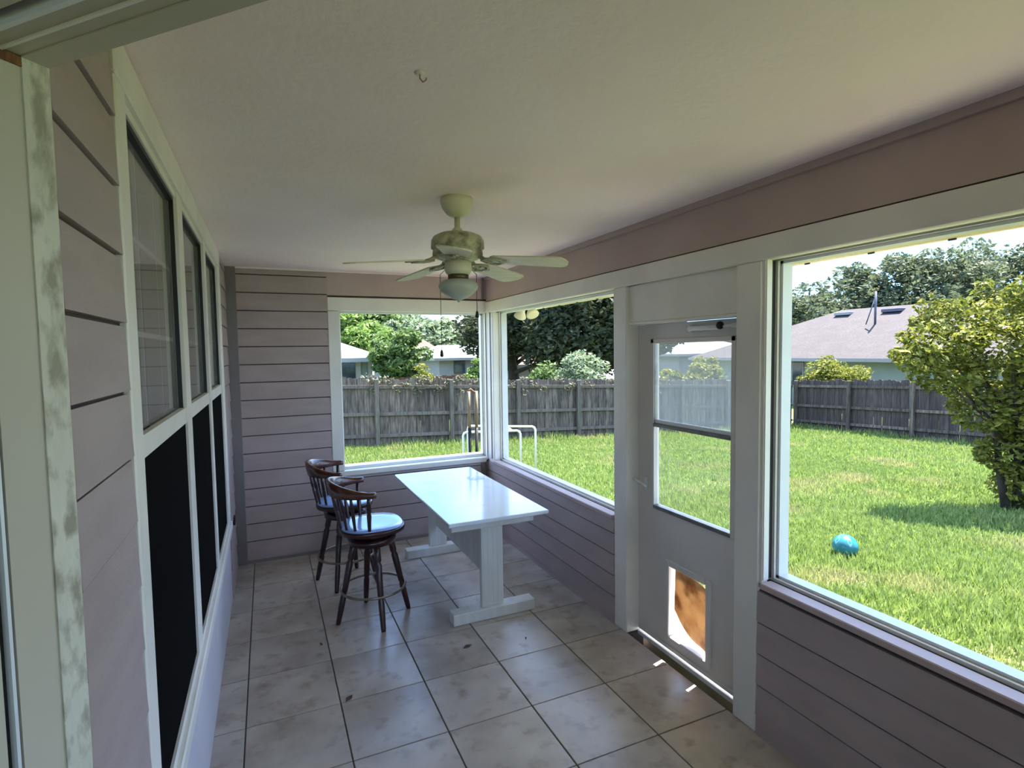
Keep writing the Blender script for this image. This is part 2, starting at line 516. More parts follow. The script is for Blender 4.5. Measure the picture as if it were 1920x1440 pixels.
# ------------------------------------------------------------------ left wall
lw = MB()
lw.box(-0.15, 0, 1.03, 1.53, -0.3, H + 0.05)
lw.box(-0.15, 0, 4.22, DO, -0.3, H + 0.05)
lw.box(-0.15, 0, 1.53, 4.22, -0.3, 0.55)
lw.box(-0.15, 0, 1.53, 4.22, 2.32, H + 0.05)
lw.box(-0.15, -0.13, 1.53, 4.22, 0.55, 2.32)
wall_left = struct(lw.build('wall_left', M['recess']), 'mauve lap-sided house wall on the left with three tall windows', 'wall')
siding('x', 0.0, 1, 1.032, 1.434, 0.0, H, 0.05, 0.1460, wall_left)
siding('x', 0.0, 1, 4.31, 4.94, 0.0, H, 0.05, 0.1460, wall_left)
MB().bbox(0.0, 0.010, 1.44, 4.30, 0.0, 0.50, 0.002).build('lower_panel', M['lav'], wall_left)

# left window trim (casing)
cz = MB()
cz.bbox(0.0, 0.020, 1.437, 1.53, 0.558, 2.333, 0.004)
cz.bbox(0.0, 0.020, 4.21, 4.30, 0.558, 2.333, 0.004)
cz.bbox(0.0, 0.022, 1.437, 4.30, 2.335, 2.436, 0.004)
trim_1 = struct(cz.build('trim_1', M['white']), 'white painted casing around the three left windows', 'window trim')
MB().bbox(0.0, 0.03, 1.42, 4.32, 0.50, 0.556, 0.005).build('window_sill', M['white'], trim_1)
MB().bbox(0.0, 0.009, 4.32, 4.44, 2.38, 2.44, 0.003).build('end_block', M['white'], trim_1)

units = [(1.53, 2.43), (2.43, 3.355), (3.355, 4.22)]
panes = [(1.572, 2.378), (2.515, 3.30), (3.41, 4.17)]
for k, ((u0_, u1_), (p0, p1)) in enumerate(zip(units, panes)):
    w = MB()
    for (a, b) in ((u0_, p0), (p1, u1_)):
        w.box(-0.11, 0.012, a, b, 0.55, 2.335)
    w.box(-0.11, 0.012, p0, p1, 0.55, 0.585)
    w.box(-0.11, 0.006, p0, p1, 2.312, 2.335)
    wd = struct(w.build('window_%d' % (k + 1), M['white']),
                ['nearest of the three left windows, gridded glass above a black screen',
                 'middle of the three left windows, gridded glass above a black screen',
                 'farthest of the three left windows, gridded glass above a black screen'][k], 'window')
    MB().box(-0.01, 0.008, p0, p1, 1.478, 1.535).build('meeting_rail', M['white'], wd)
    # dark channel on head and side of the upper sash
    g = MB()
    g.box(-0.018, 0.0, p0, p1, 2.298, 2.312)
    g.box(-0.014, 0.0, p1 - 0.008, p1, 1.535, 2.30)
    g.build('sash_channel', M['black'], wd)
    MB().box(-0.020, -0.016, p0, p1, 1.535, 2.30).build('pane', M['darkglass'], wd)
    mu = None
    for q in (1, 2):
        yy = p0 + (p1 - p0) * q / 3
        MB().box(-0.030, -0.023, yy - 0.007, yy + 0.007, 1.535, 2.30).build('muntin', M['white'], wd)
        zz = 1.535 + 0.765 * q / 3
        MB().box(-0.030, -0.022, p0, p1, zz - 0.007, zz + 0.007).build('muntin', M['white'], wd)
    MB().box(-0.125, -0.118, p0, p1, 0.55, 2.33).build('blind', M['room'], wd)
    sfr = MB()
    sfr.box(-0.004, 0.004, p0, p1, 0.585, 1.478)
    sfr.build('insect_screen', M['screen'], wd)

tag(MB().bbox(0.0, 0.03, 4.60, 4.68, 0.44, 0.50, 0.004).build('hose_tap_box', M['black']),
    'small black fitting low on the left wall past the last window', 'wall fitting')

# ------------------------------------------------------------------ right wall
rw = MB()
for (a, b) in ((-3.6, 1.72), (2.80, DO)):
    rw.box(W + 0.0, WO, a, b, -0.3, 0.66)
rw.box(W, WO, -3.6, D, 2.12, H + 0.05)
rw.box(W, WO, 1.73, 1.85, -0.3, 2.12)
rw.box(W, WO, 2.70, 2.80, -0.3, 2.12)
rw.box(W, WO, -3.6, -0.9, 0.66, 2.12)
wall_right = struct(rw.build('wall_right', M['recess']), 'mauve wall of the porch on the garden side, siding below the openings', 'wall')
siding('x', W, -1, 2.816, D - 0.03, 0.0, 0.668, 0.045, 0.135, wall_right)
siding('x', W, -1, -1.5, 1.72, 0.0, 0.668, 0.09, 0.143, wall_right)
MB().box(W - 0.006, W, -3.5, D - 0.02, 2.210, 2.41).build('frieze_board', M['pinkframe'], wall_right)
MB().box(W - 0.022, W, -3.5, D - 0.02, 2.41, H).build('top_band', M['pinkframe'], wall_right)

hc = MB().bbox(W - 0.016, W, -3.5, D - 0.004, 2.10, 2.203, 0.004)
trim_2 = struct(hc.build('trim_2', M['white']), 'long white head casing along the top of the garden-side openings', 'trim')
pl = MB().bbox(W - 0.012, WO + 0.01, 1.72, 1.857, 0, 2.10, 0.004)
pl.box(W - 0.004, W + 0.03, 1.706, 1.72, 0.69, 2.10)
trim_3 = struct(pl.build('trim_3', M['white']), 'white post to the right of the screen door', 'trim')
pl = MB().bbox(W - 0.012, WO + 0.01, 2.69, 2.816, 0, 2.10, 0.004)
trim_4 = struct(pl.build('trim_4', M['white']), 'white post to the left of the screen door', 'trim')
trim_5 = struct(MB().bbox(W + 0.012, W + 0.05, 1.857, 2.69, 1.885, 2.10, 0.004).build('trim_5', M['white']),
                'white panel above the screen door', 'trim')
MB().bbox(W + 0.006, W + 0.09, 1.857, 2.69, 1.872, 1.886, 0.003).build('door_stop', M['white'], trim_5)

def opening(name, label, axis, a0, a1, z0, z1, ledge=True, far_a=None):
    """recessed frame: inner white ring, dark groove, outer aluminium flange; pink ledge at the bottom"""
    c = W if axis == 'x' else D
    def bx(b, d0, d1, p0, p1, q0, q1):
        if axis == 'x': b.box(c + d0, c + d1, p0, p1, q0, q1)
        else: b.box(p0, p1, c + d0, c + d1, q0, q1)
    def ring(b, d0, d1, i, t, bottom=True):
        bx(b, d0, d1, a0 + i - t, a0 + i, z0, z1)
        bx(b, d0, d1, a1 - i, a1 - i + t, z0, z1)
        bx(b, d0, d1, a0 + i - t, a1 - i + t, z1 - i, z1 - i + t)
        if bottom: bx(b, d0, d1, a0 + i - t, a1 - i + t, z0 + i - t, z0 + i)
    root = MB()
    ring(root, 0.0, 0.030, 0.0, 0.03, False)
    o = struct(root.build(name, M['white']), label, 'window')
    g = MB(); ring(g, 0.030, 0.062, -0.012, 0.02, True); g.build('gasket', M['gap'], o)
    s2 = MB(); ring(s2, 0.062, 0.075, 0.002, 0.03, True); s2.build('screen_frame', M['white'], o)
    f2 = MB(); ring(f2, 0.078, 0.135, 0.014, 0.04, True); f2.build('outer_frame', M['alu'], o)
    l = MB()
    if axis == 'x': l.bbox(c - 0.022, c + 0.045, a0 - 0.0, a1 + 0.0, z0 - 0.034, z0 - 0.006, 0.004)
    else: l.bbox(a0 - 0.1, a1, c - 0.022, c + 0.045, z0 - 0.034, z0 - 0.006, 0.004)
    l.build('ledge', M['pinkframe'] if axis == 'x' else M['white'], o)
    return o
w4 = opening('window_4', 'large open back window beside the corner, looking onto the fence', 'y', 0.885, 2.235, 0.705, 2.10)
w5 = opening('window_5', 'garden-side window between the corner post and the screen door', 'x', 2.83, 4.79, 0.700, 2.10)
w6 = opening('window_6', 'large near window on the right of the screen door', 'x', -0.85, 1.700, 0.705, 2.10)
# back window casing
bc = MB()
bc.bbox(0.785, 0.885, D - 0.02, D, 0.702, 2.098, 0.004)
bc.bbox(0.785, W, D - 0.02, D, 2.10, 2.215, 0.004)
bc.bbox(0.785, 2.23, D - 0.03, D + 0.01, 0.655, 0.70, 0.004)
trim_6 = struct(bc.build('trim_6', M['white']), 'white casing around the back window', 'trim')
cp = MB()
cp.bbox(2.242, 2.29, D - 0.012, D + 0.1, 0.66, 2.10, 0.004)
cp.bbox(W - 0.004, WO - 0.02, 4.80, D + 0.02, 0.66, 2.10, 0.004)
cp.bbox(2.27, WO, D - 0.02, DO, 0.66, 2.10, 0.003)
trim_7 = struct(cp.build('trim_7', M['white']), 'white corner post between the back window and the garden side', 'trim')
for (x0_, x1_, y0_, y1_) in ((2.2325, 2.2385, D - 0.016, D - 0.012), (W - 0.008, W - 0.004, 4.842, 4.868)):
    MB().box(x0_, x1_, y0_, y1_, 0.70, 2.098).build('bead', M['darktrim'], trim_7)
# outer sill of the back window, in the sun
MB().box(0.86, 2.3, DO, DO + 0.16, 0.66, 0.70).build('outer_sill', M['concrete'], w4)

# ------------------------------------------------------------------ screen door
DX0, DX1 = 2.325, 2.36
dy0, dy1, dz0, dz1 = 1.862, 2.686, 0.017, 1.870
gy0, gy1, gz0, gz1 = 1.955, 2.540, 0.825, 1.765
py0, py1, pz0, pz1 = 2.115, 2.405, 0.10, 0.51
db = MB()
db.box(DX0, DX1, dy0, gy0, dz0, dz1)
db.box(DX0, DX1, gy1, dy1, dz0, dz1)
db.box(DX0, DX1, gy0, gy1, gz1, dz1)
db.box(DX0, DX1, gy0, gy1, pz1, gz0)
db.box(DX0, DX1, gy0, py0, dz0, pz1)
db.box(DX0, DX1, py1, gy1, dz0, pz1)
db.box(DX0, DX1, py0, py1, dz0, pz0)
door = struct(db.build('door_1', M['doorpaint']), 'pale grey garden door with a split glass light and a pet flap', 'door')
wf = MB()
t = 0.022
wf.bbox(DX0 - 0.010, DX0, gy0 - t, gy0 + 0.006, gz0 - t, gz1 + t, 0.003)
wf.bbox(DX0 - 0.010, DX0, gy1 - 0.006, gy1 + t, gz0 - t, gz1 + t, 0.003)
wf.bbox(DX0 - 0.010, DX0, gy0 - t, gy1 + t, gz1 - 0.004, gz1 + t, 0.003)
wf.build('light_frame', M['doorpaint'], door)
wf = MB()
wf.bbox(DX0 - 0.012, DX0 + 0.02, gy0, gy1, gz0 - 0.02, gz0 + 0.002, 0.003)
wf.bbox(DX0 - 0.012, DX0 + 0.02, gy0, gy1, 1.283, 1.302, 0.003)
wf.box(DX0 - 0.002, DX0 + 0.02, gy1 - 0.008, gy1, 1.30, gz1)
wf.build('sash_rail', M['greymetal'], door)
MB().box(DX0 + 0.018, DX0 + 0.022, gy0, gy1, gz0, 1.29).build('lower_pane', M['glass'], door)
MB().box(DX0 + 0.008, DX0 + 0.012, gy0, gy1, 1.29, gz1).build('upper_pane', M['glasshazy'], door)
MB().bbox(DX0 + 0.0, DX0 + 0.014, gy0, gy1, 1.302, 1.325, 0.003).build('upper_sash_rail', M['alu'], door)
# pet door
pf = MB()
t = 0.035
y0_, y1_, z0_, z1_ = py0, py1, pz0, pz1
py0, py1, pz0, pz1 = py0 + 0.004, py1 - 0.004, pz0 + 0.004, pz1 - 0.004
pf.bbox(DX0 - 0.012, DX1 + 0.01, py0 - t, py0, pz0 - t, pz1 + t, 0.004)
pf.bbox(DX0 - 0.012, DX1 + 0.01, py1, py1 + t, pz0 - t, pz1 + t, 0.004)
pf.bbox(DX0 - 0.012, DX1 + 0.01, py0, py1, pz1, pz1 + t, 0.004)
pf.bbox(DX0 - 0.012, DX1 + 0.01, py0, py1, pz0 - t, pz0, 0.004)
petf = pf.build('pet_door_frame', M['doorpaint'], door)
fl = MB()
NY, NZ = 8, 14
vs = []
for s_ in (0, 1):
    for i in range(NZ + 1):
        for j in range(NY + 1):
            v = i / NZ; u = j / NY
            y = py0 + 0.022 + u * (py1 - py0 - 0.05)
            # bottom corner away from the hinge side is rounded and curls
            zb = pz0 + 0.03 + max(0.0, u - 0.35) ** 2 * 0.32
            ztop = pz1 - 0.012 - max(0, 0.5 - u) ** 2 * 0.10
            z = zb + (ztop - zb) * v
            x = DX0 + 0.015 + (1 - v) * 0.014 * math.sin(u * PI * 1.2) + s_ * 0.004
            vs.append((x, y, z))
fs = []
n1 = (NZ + 1) * (NY + 1)
for i in range(NZ):
    for j in range(NY):
        a = i * (NY + 1) + j
        fs.append((a, a + 1, a + NY + 2, a + NY + 1))
        fs.append((n1 + a, n1 + a + NY + 1, n1 + a + NY + 2, n1 + a + 1))
fl.add(vs, fs, True)
tag(fl.build('flap', M['flap'], petf), 'curled translucent amber flap')
# door closer and latch
MB().tube([(DX0 - 0.03, 2.225, 1.832), (DX0 - 0.03, 2.02, 1.832)], 0.013, 12).tube([(DX0 - 0.03, 2.02, 1.832), (DX0 - 0.03, 1.93, 1.836)], 0.006, 8) \
    .bbox(DX0 - 0.03, DX0, 2.215, 2.235, 1.815, 1.85, 0.003).bbox(DX0 - 0.04, DX0, 1.905, 1.935, 1.826, 1.846, 0.003).build('door_closer', M['alu'], door)
MB().lathe([(0.004, -0.012), (0.018, -0.008), (0.02, 0.0), (0.018, 0.008), (0.004, 0.012)], n=14,
           T=Matrix.Translation((DX0 - 0.042, 2.0, 1.838)) @ Matrix.Rotation(PI / 2, 4, 'X')).build('closer_knob', M['black'], door)
lt = MB()
lt.bbox(DX0 - 0.008, DX0, 2.595, 2.62, 0.90, 0.975, 0.003)
lt.tube([(DX0 - 0.004, 2.607, 0.935), (DX0 - 0.035, 2.607, 0.935), (DX0 - 0.04, 2.65, 0.945), (DX0 - 0.036, 2.685, 0.95)], 0.006, 8)
lt.tube([(DX0 - 0.035, 2.607, 0.937), (DX0 - 0.035, 2.575, 0.928)], [0.007, 0.005], 8)
lt.build('latch_handle', M['alu'], door)
sw = MB().bbox(DX0 - 0.008, DX0, dy0 + 0.005, dy1 - 0.005, 0.024, 0.045, 0.002)
sw.build('door_sweep', M['doorpaint'], door)
struct(MB().bbox(2.318, 2.40, 1.857, 2.69, -0.02, 0.004, 0.002).build('threshold', M['alu']), 'metal threshold under the garden door', 'threshold')
struct(MB().bbox(2.40, 3.35, 1.6, 2.95, -0.35, -0.03, 0.01).build('step', M['concrete']), 'pale concrete step outside the garden door', 'step')

# ------------------------------------------------------------------ diagonal house wall with the doorway the camera looks through
TD = Matrix.Translation((0.02, 1.02, 0)) @ Matrix.Rotation(-PI / 4, 4, 'Z')   # local +x = along wall, local -y = into the house
dw = MB()
dw.box(2.0, 3.3, -0.16, 0.0, 0, H, TD)
dw.box(-0.35, -0.03, -0.16, -0.02, 0, H, TD)
dw.box(-0.3, 2.0, -0.16, -0.01, 2.24, H, TD)
wall_front = struct(dw.build('wall_front', M['plaster']), 'house wall set at an angle around the doorway in the foreground', 'wall')
door2 = empty('door_2')
struct(door2, 'weathered white doorway frame in the left foreground', 'door frame')
MB().box(-0.06, 0.0, -0.034, 0.0, 0, 2.16, TD).build('weathered_strip', M['weather'], door2)
jb = MB()
jb.box(-0.06, -0.003, -0.085, -0.034, 0, 2.134, TD)
jb.box(-0.06, -0.001, -0.30, -0.104, 0, 2.16, TD)
jb.build('jamb', M['jamb'], door2)
MB().box(-0.06, -0.014, -0.104, -0.085, 0, 2.134, TD).build('track_groove', M['gap'], door2)
MB().box(-0.06, 0.0005, -0.094, -0.090, 0, 2.134, TD).build('track_fin', M['alu'], door2)
MB().box(-0.02, 0.0, -0.20, -0.034, 2.134, 2.147, TD).build('raw_wood_edge', M['rawwood'], door2)
hd = MB()
hd.box(-0.10, 2.0, -0.034, 0.0, 2.147, 2.26, TD)
hd.box(-0.10, 2.0, -0.083, -0.034, 2.149, 2.26, TD)
hd.box(-0.10, 2.0, -0.30, -0.104, 2.151, 2.26, TD)
hd.build('header', M['jamb'], door2)
MB().box(-0.10, 2.0, -0.104, -0.090, 2.172, 2.26, TD).build('header_groove', M['gap'], door2)
MB().box(-0.10, 2.0, -0.090, -0.083, 2.145, 2.26, TD).build('header_fin', M['alu'], door2)
MB().box(-0.10, 2.0, -0.060, -0.056, 2.1455, 2.26, TD).build('header_bead', M['white'], door2)

# the room of the house the camera stands in
hr = MB()
hr.box(-2.6, -2.2, -3.7, -3.6, 0, H)
hr.box(2.0, W, -3.7, -3.6, 0, H)
hr.box(-2.2, 2.0, -3.7, -3.6, 0, 0.45)
hr.box(-2.2, 2.0, -3.7, -3.6, 2.2, H)
hr.box(-2.7, -2.6, -3.7, 1.5, 0, H)
hr.box(-2.7, -0.15, 1.35, 1.5, 0, H)
struct(hr.build('wall_rear', M['plaster']), 'plain house interior walls behind the viewer', 'wall')
struct(MB().box(-2.7, W, -3.7, 1.5, -0.1, -0.065).build('floor_interior', M['carpet']), 'house interior floor behind the viewer', 'floor')
struct(MB().box(-2.7, -0.15, -3.7, 1.5, H, H + 0.06).build('ceiling_interior', M['plaster']), 'house interior ceiling behind the viewer', 'ceiling')

rwf = MB()  # unseen window, added so that more daylight reaches the porch
for x_ in (-2.2, -0.83, 0.57, 1.94):
    rwf.box(x_, x_ + 0.06, -3.68, -3.62, 0.45, 2.2)
rwf.box(-2.2, 2.0, -3.68, -3.62, 0.45, 0.5); rwf.box(-2.2, 2.0, -3.68, -3.62, 2.15, 2.2)
w7 = struct(rwf.build('window_7', M['white']), 'wide window added behind the viewer to let daylight into the porch', 'window')  # window_7 is the added unseen window
MB().box(-2.2, 2.0, -3.655, -3.651, 0.5, 2.15).build('pane', M['glass'], w7)

# ------------------------------------------------------------------ ground and lawn
def ground():
    xs = np.linspace(-12, 75, 60); ys = np.linspace(-25, 85, 76)
    vs = []; fs = []
    for y in ys:
        for x in xs:
            z = ground_z(min(max(x, -3), 20), min(max(y, -3), 16))
            if -3 < x < 2.4 and y < 5.2: z = min(z, -0.4)
            vs.append((x, y, z))
    nx = len(xs)
    for j in range(len(ys) - 1):
        for i in range(nx - 1):
            a = j * nx + i
            fs.append((a, a + 1, a + nx + 1, a + nx))
    return MB().add(vs, fs, True)
struct(ground().build('ground', M['lawn']), 'backyard ground falling gently away from the porch', 'ground')

def big_mesh(name, V, Fc, m, nside, parent=None):
    """V (N,3) array, faces (K,nside) array"""
    me = bpy.data.meshes.new(name)
    me.vertices.add(len(V)); me.vertices.foreach_set('co', V.astype(np.float32).ravel())
    me.loops.add(Fc.size); me.loops.foreach_set('vertex_index', Fc.astype(np.int32).ravel())
    me.polygons.add(len(Fc))
    me.polygons.foreach_set('loop_start', np.arange(0, Fc.size, nside, dtype=np.int32))
    me.polygons.foreach_set('loop_total', np.full(len(Fc), nside, dtype=np.int32))
    me.update(calc_edges=True)
    me.materials.append(m)
    o = bpy.data.objects.new(name, me)
    COL.objects.link(o)
    if parent is not None: o.parent = parent
    return o

def grass():
    # blades: density falls with the distance from the porch
    P = []
    for (x0, x1, y0, y1, n) in ((2.5, 7.5, -0.5, 6.5, 120000), (7.5, 12, -1.5, 9, 70000), (12, 17.9, -2, 14.1, 60000),
                                (2.5, 12, 6.5, 14.1, 90000), (-1.0, 2.5, 5.3, 14.1, 50000)):
        p = np.empty((n, 2)); p[:, 0] = RNG.uniform(x0, x1, n); p[:, 1] = RNG.uniform(y0, y1, n)
        P.append(p)
    p = np.concatenate(P)
    keep = ~((p[:, 0] < 3.37) & (p[:, 1] > 1.58) & (p[:, 1] < 2.97)) & ~((p[:, 0] < 2.5) & (p[:, 1] < 5.3))
    p = p[keep]
    n = len(p)
    d = np.hypot(p[:, 0] - 0.3, p[:, 1])
    z = -0.07 - 0.0375 * p[:, 0] - 0.039 * p[:, 1]
    patch = np.sin(p[:, 0] * 1.7 + 1) * np.cos(p[:, 1] * 1.3) + 0.6 * np.sin(p[:, 0] * 4.1 + p[:, 1] * 2.7)
    h = RNG.uniform(0.03, 0.085, n) * (1 + 0.25 * patch) * (1 + 0.03 * d)
    edge = np.exp(-((14.15 - p[:, 1]) / 0.35).clip(0)) + np.exp(-((17.95 - p[:, 0]) / 0.35).clip(0))
    h = h * (1 + 1.6 * edge)
    w = (0.0035 + 0.0011 * d)
    a = RNG.uniform(0, 2 * PI, n)
    lean = RNG.uniform(0, 0.7, n) * h
    la = RNG.uniform(0, 2 * PI, n)
    V = np.empty((n, 3, 3))
    V[:, 0, 0] = p[:, 0] - np.cos(a) * w; V[:, 0, 1] = p[:, 1] - np.sin(a) * w; V[:, 0, 2] = z - 0.005
    V[:, 1, 0] = p[:, 0] + np.cos(a) * w; V[:, 1, 1] = p[:, 1] + np.sin(a) * w; V[:, 1, 2] = z - 0.005
    V[:, 2, 0] = p[:, 0] + np.cos(la) * lean; V[:, 2, 1] = p[:, 1] + np.sin(la) * lean; V[:, 2, 2] = z + h
    o = big_mesh('grass', V.reshape(-1, 3), np.arange(n * 3).reshape(-1, 3), M['grassblade'], 3)
    return tag(o, 'sunlit green lawn grass with dry patches', 'grass', kind='stuff')
grass()

# ------------------------------------------------------------------ fence
def fence(name, label, ax, c, a0, a1, pick_sgn):
    """ax 'x': fence runs along x at y=c. pickets on the far side, rails and posts on this side"""
    root = empty(name)
    tag(root, label, 'fence')
    def zz(a): return ground_z(a, c) if ax == 'x' else ground_z(c, a)
    pw, ph = 0.136, 1.84
    meshes = []
    for k in range(5):
        hh = ph + (k - 2) * 0.016
        c_ = 0.03
        poly = [(-pw / 2, 0), (pw / 2, 0), (pw / 2, hh - c_), (pw / 2 - c_, hh), (-pw / 2 + c_, hh), (-pw / 2, hh - c_)]
        vs = [(x, 0, z) for x, z in poly] + [(x, 0.016, z) for x, z in poly]
        n = 6
        fs = [tuple(range(n)), tuple(reversed(range(n, 2 * n)))] + [(i, n + i, n + (i + 1) % n, (i + 1) % n) for i in range(n)]
        meshes.append(MB().add(vs, fs).mesh('picket', M['fence'] if ax == 'x' else M['fenceshade']))
    rz = 0 if ax == 'x' else -PI / 2
    a = a0
    kk = 0
    while a < a1:
        m_ = random.choice(meshes)
        z = zz(a) - 0.02 + random.uniform(-0.012, 0.012)
        kk = 1 - kk
        off = kk * 0.018
        loc = (a, c + off, z) if ax == 'x' else (c + off, a, z)
        o = inst('picket', m_, root, loc, rz)
        o.rotation_euler = (0, random.uniform(-0.006, 0.006), rz)
        a += pw - random.uniform(0.0, 0.006)
    # rails and posts
    b = a0
    sec = 1.985
    while b < a1 - 0.1:
        e = min(b + sec, a1)
        for hr_ in (0.30, 0.86, 1.56):
            r_ = MB()
            za, zb = zz(b) + hr_, zz(e) + hr_
            if ax == 'x':
                vs = [(b, c - 0.05, za), (b, c - 0.003, za), (b, c - 0.003, za + 0.085), (b, c - 0.05, za + 0.085),
                      (e, c - 0.05, zb), (e, c - 0.003, zb), (e, c - 0.003, zb + 0.085), (e, c - 0.05, zb + 0.085)]
            else:
                vs = [(c - 0.05, b, za), (c - 0.003, b, za), (c - 0.003, b, za + 0.085), (c - 0.05, b, za + 0.085),
                      (c - 0.05, e, zb), (c - 0.003, e, zb), (c - 0.003, e, zb + 0.085), (c - 0.05, e, zb + 0.085)]
            r_.add(vs, [(0, 1, 2, 3), (4, 7, 6, 5), (0, 4, 5, 1), (1, 5, 6, 2), (2, 6, 7, 3), (3, 7, 4, 0)])
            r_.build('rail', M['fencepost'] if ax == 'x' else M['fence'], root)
        p_ = MB()
        if ax == 'x': p_.bbox(b - 0.05, b + 0.05, c - 0.15, c - 0.051, zz(b) - 0.1, zz(b) + 1.80, 0.006)
        else: p_.bbox(c - 0.15, c - 0.051, b - 0.05, b + 0.05, zz(b) - 0.1, zz(b) + 1.80, 0.006)
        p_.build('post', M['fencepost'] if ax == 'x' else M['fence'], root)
        b += sec
    return root
fence('wooden_fence', 'long weathered grey picket fence across the back of the yard', 'x', 14.2, -1.15, 17.95, 1)
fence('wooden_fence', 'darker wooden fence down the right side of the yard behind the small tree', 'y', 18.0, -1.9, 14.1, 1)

# ------------------------------------------------------------------ foliage
def leaf_cloud(centers, radii, counts, size, flat=0.55):
    out = []
    for c, r, n in zip(centers, radii, counts):
        u = RNG.normal(size=(n, 3)); u /= np.linalg.norm(u, axis=1)[:, None]
        rad = RNG.uniform(0.35, 1.0, n) ** 0.5
        q = np.array(c) + u * rad[:, None] * np.array(r)
        out.append(q)
    P = np.concatenate(out); n = len(P)
    a = RNG.normal(size=(n, 3)); a[:, 2] *= flat; a /= np.linalg.norm(a, axis=1)[:, None]
    b = np.cross(a, RNG.normal(size=(n, 3))); b /= np.linalg.norm(b, axis=1)[:, None]
    s = (size * RNG.uniform(0.6, 1.3, n))[:, None]
    V = np.empty((n, 4, 3))
    V[:, 0] = P - a * s; V[:, 1] = P + b * s * 0.42; V[:, 2] = P + a * s; V[:, 3] = P - b * s * 0.42
    return V.reshape(-1, 3), np.arange(n * 4).reshape(-1, 4)

def crown_clumps(c, R, nclump, csize, nleaf):
    cs = []; rs = []; ns = []
    for k in range(nclump):
        u = RNG.normal(size=3); u /= np.linalg.norm(u)
        rad = RNG.uniform(0.45, 0.92)
        cs.append(np.array(c) + u * rad * np.array(R))
        q = csize * RNG.uniform(0.6, 1.25)
        rs.append((q, q, q * 0.75)); ns.append(nleaf)
    return cs, rs, ns

def tree(name, label, cat, x, y, zc, R, m, nclump=40, csize=None, nleaf=220, leaf=0.1, trunk=0.12, group=None):
    root = empty(name, (x, y, 0))
    g = ground_z(min(x, 20), min(y, 16))
    tag(root, label, cat, group)
    csize = csize or max(R) * 0.3
    V, Fc = leaf_cloud(*crown_clumps((0, 0, zc), R, nclump, csize, nleaf), leaf)
    fo = big_mesh('foliage', V, Fc, m, 4, root)
    fo['kind'] = 'stuff'
    tb = MB()
    top = zc + R[2] * 0.2
    tb.tube([(0, 0, g - 0.1), (trunk * 0.4, 0.02, g + (top - g) * 0.35), (-trunk * 0.3, 0, g + (top - g) * 0.7), (0, 0, top)],
            [trunk * 1.25, trunk, trunk * 0.75, trunk * 0.4], 10)
    for k in range(7):
        a = 2 * PI * k / 7 + random.uniform(-.3, .3)
        z0_ = g + (zc - g) * random.uniform(0.35, 0.8)
        rr = random.uniform(0.5, 0.8)
        tb.tube([(0, 0, z0_), (math.cos(a) * R[0] * rr * .5, math.sin(a) * R[1] * rr * .5, z0_ + R[2] * 0.3),
                 (math.cos(a) * R[0] * rr, math.sin(a) * R[1] * rr, z0_ + R[2] * 0.55)], [trunk * 0.5, trunk * 0.33, trunk * 0.12], 7)
    tb.build('trunk', M['bark'], root)
    return root

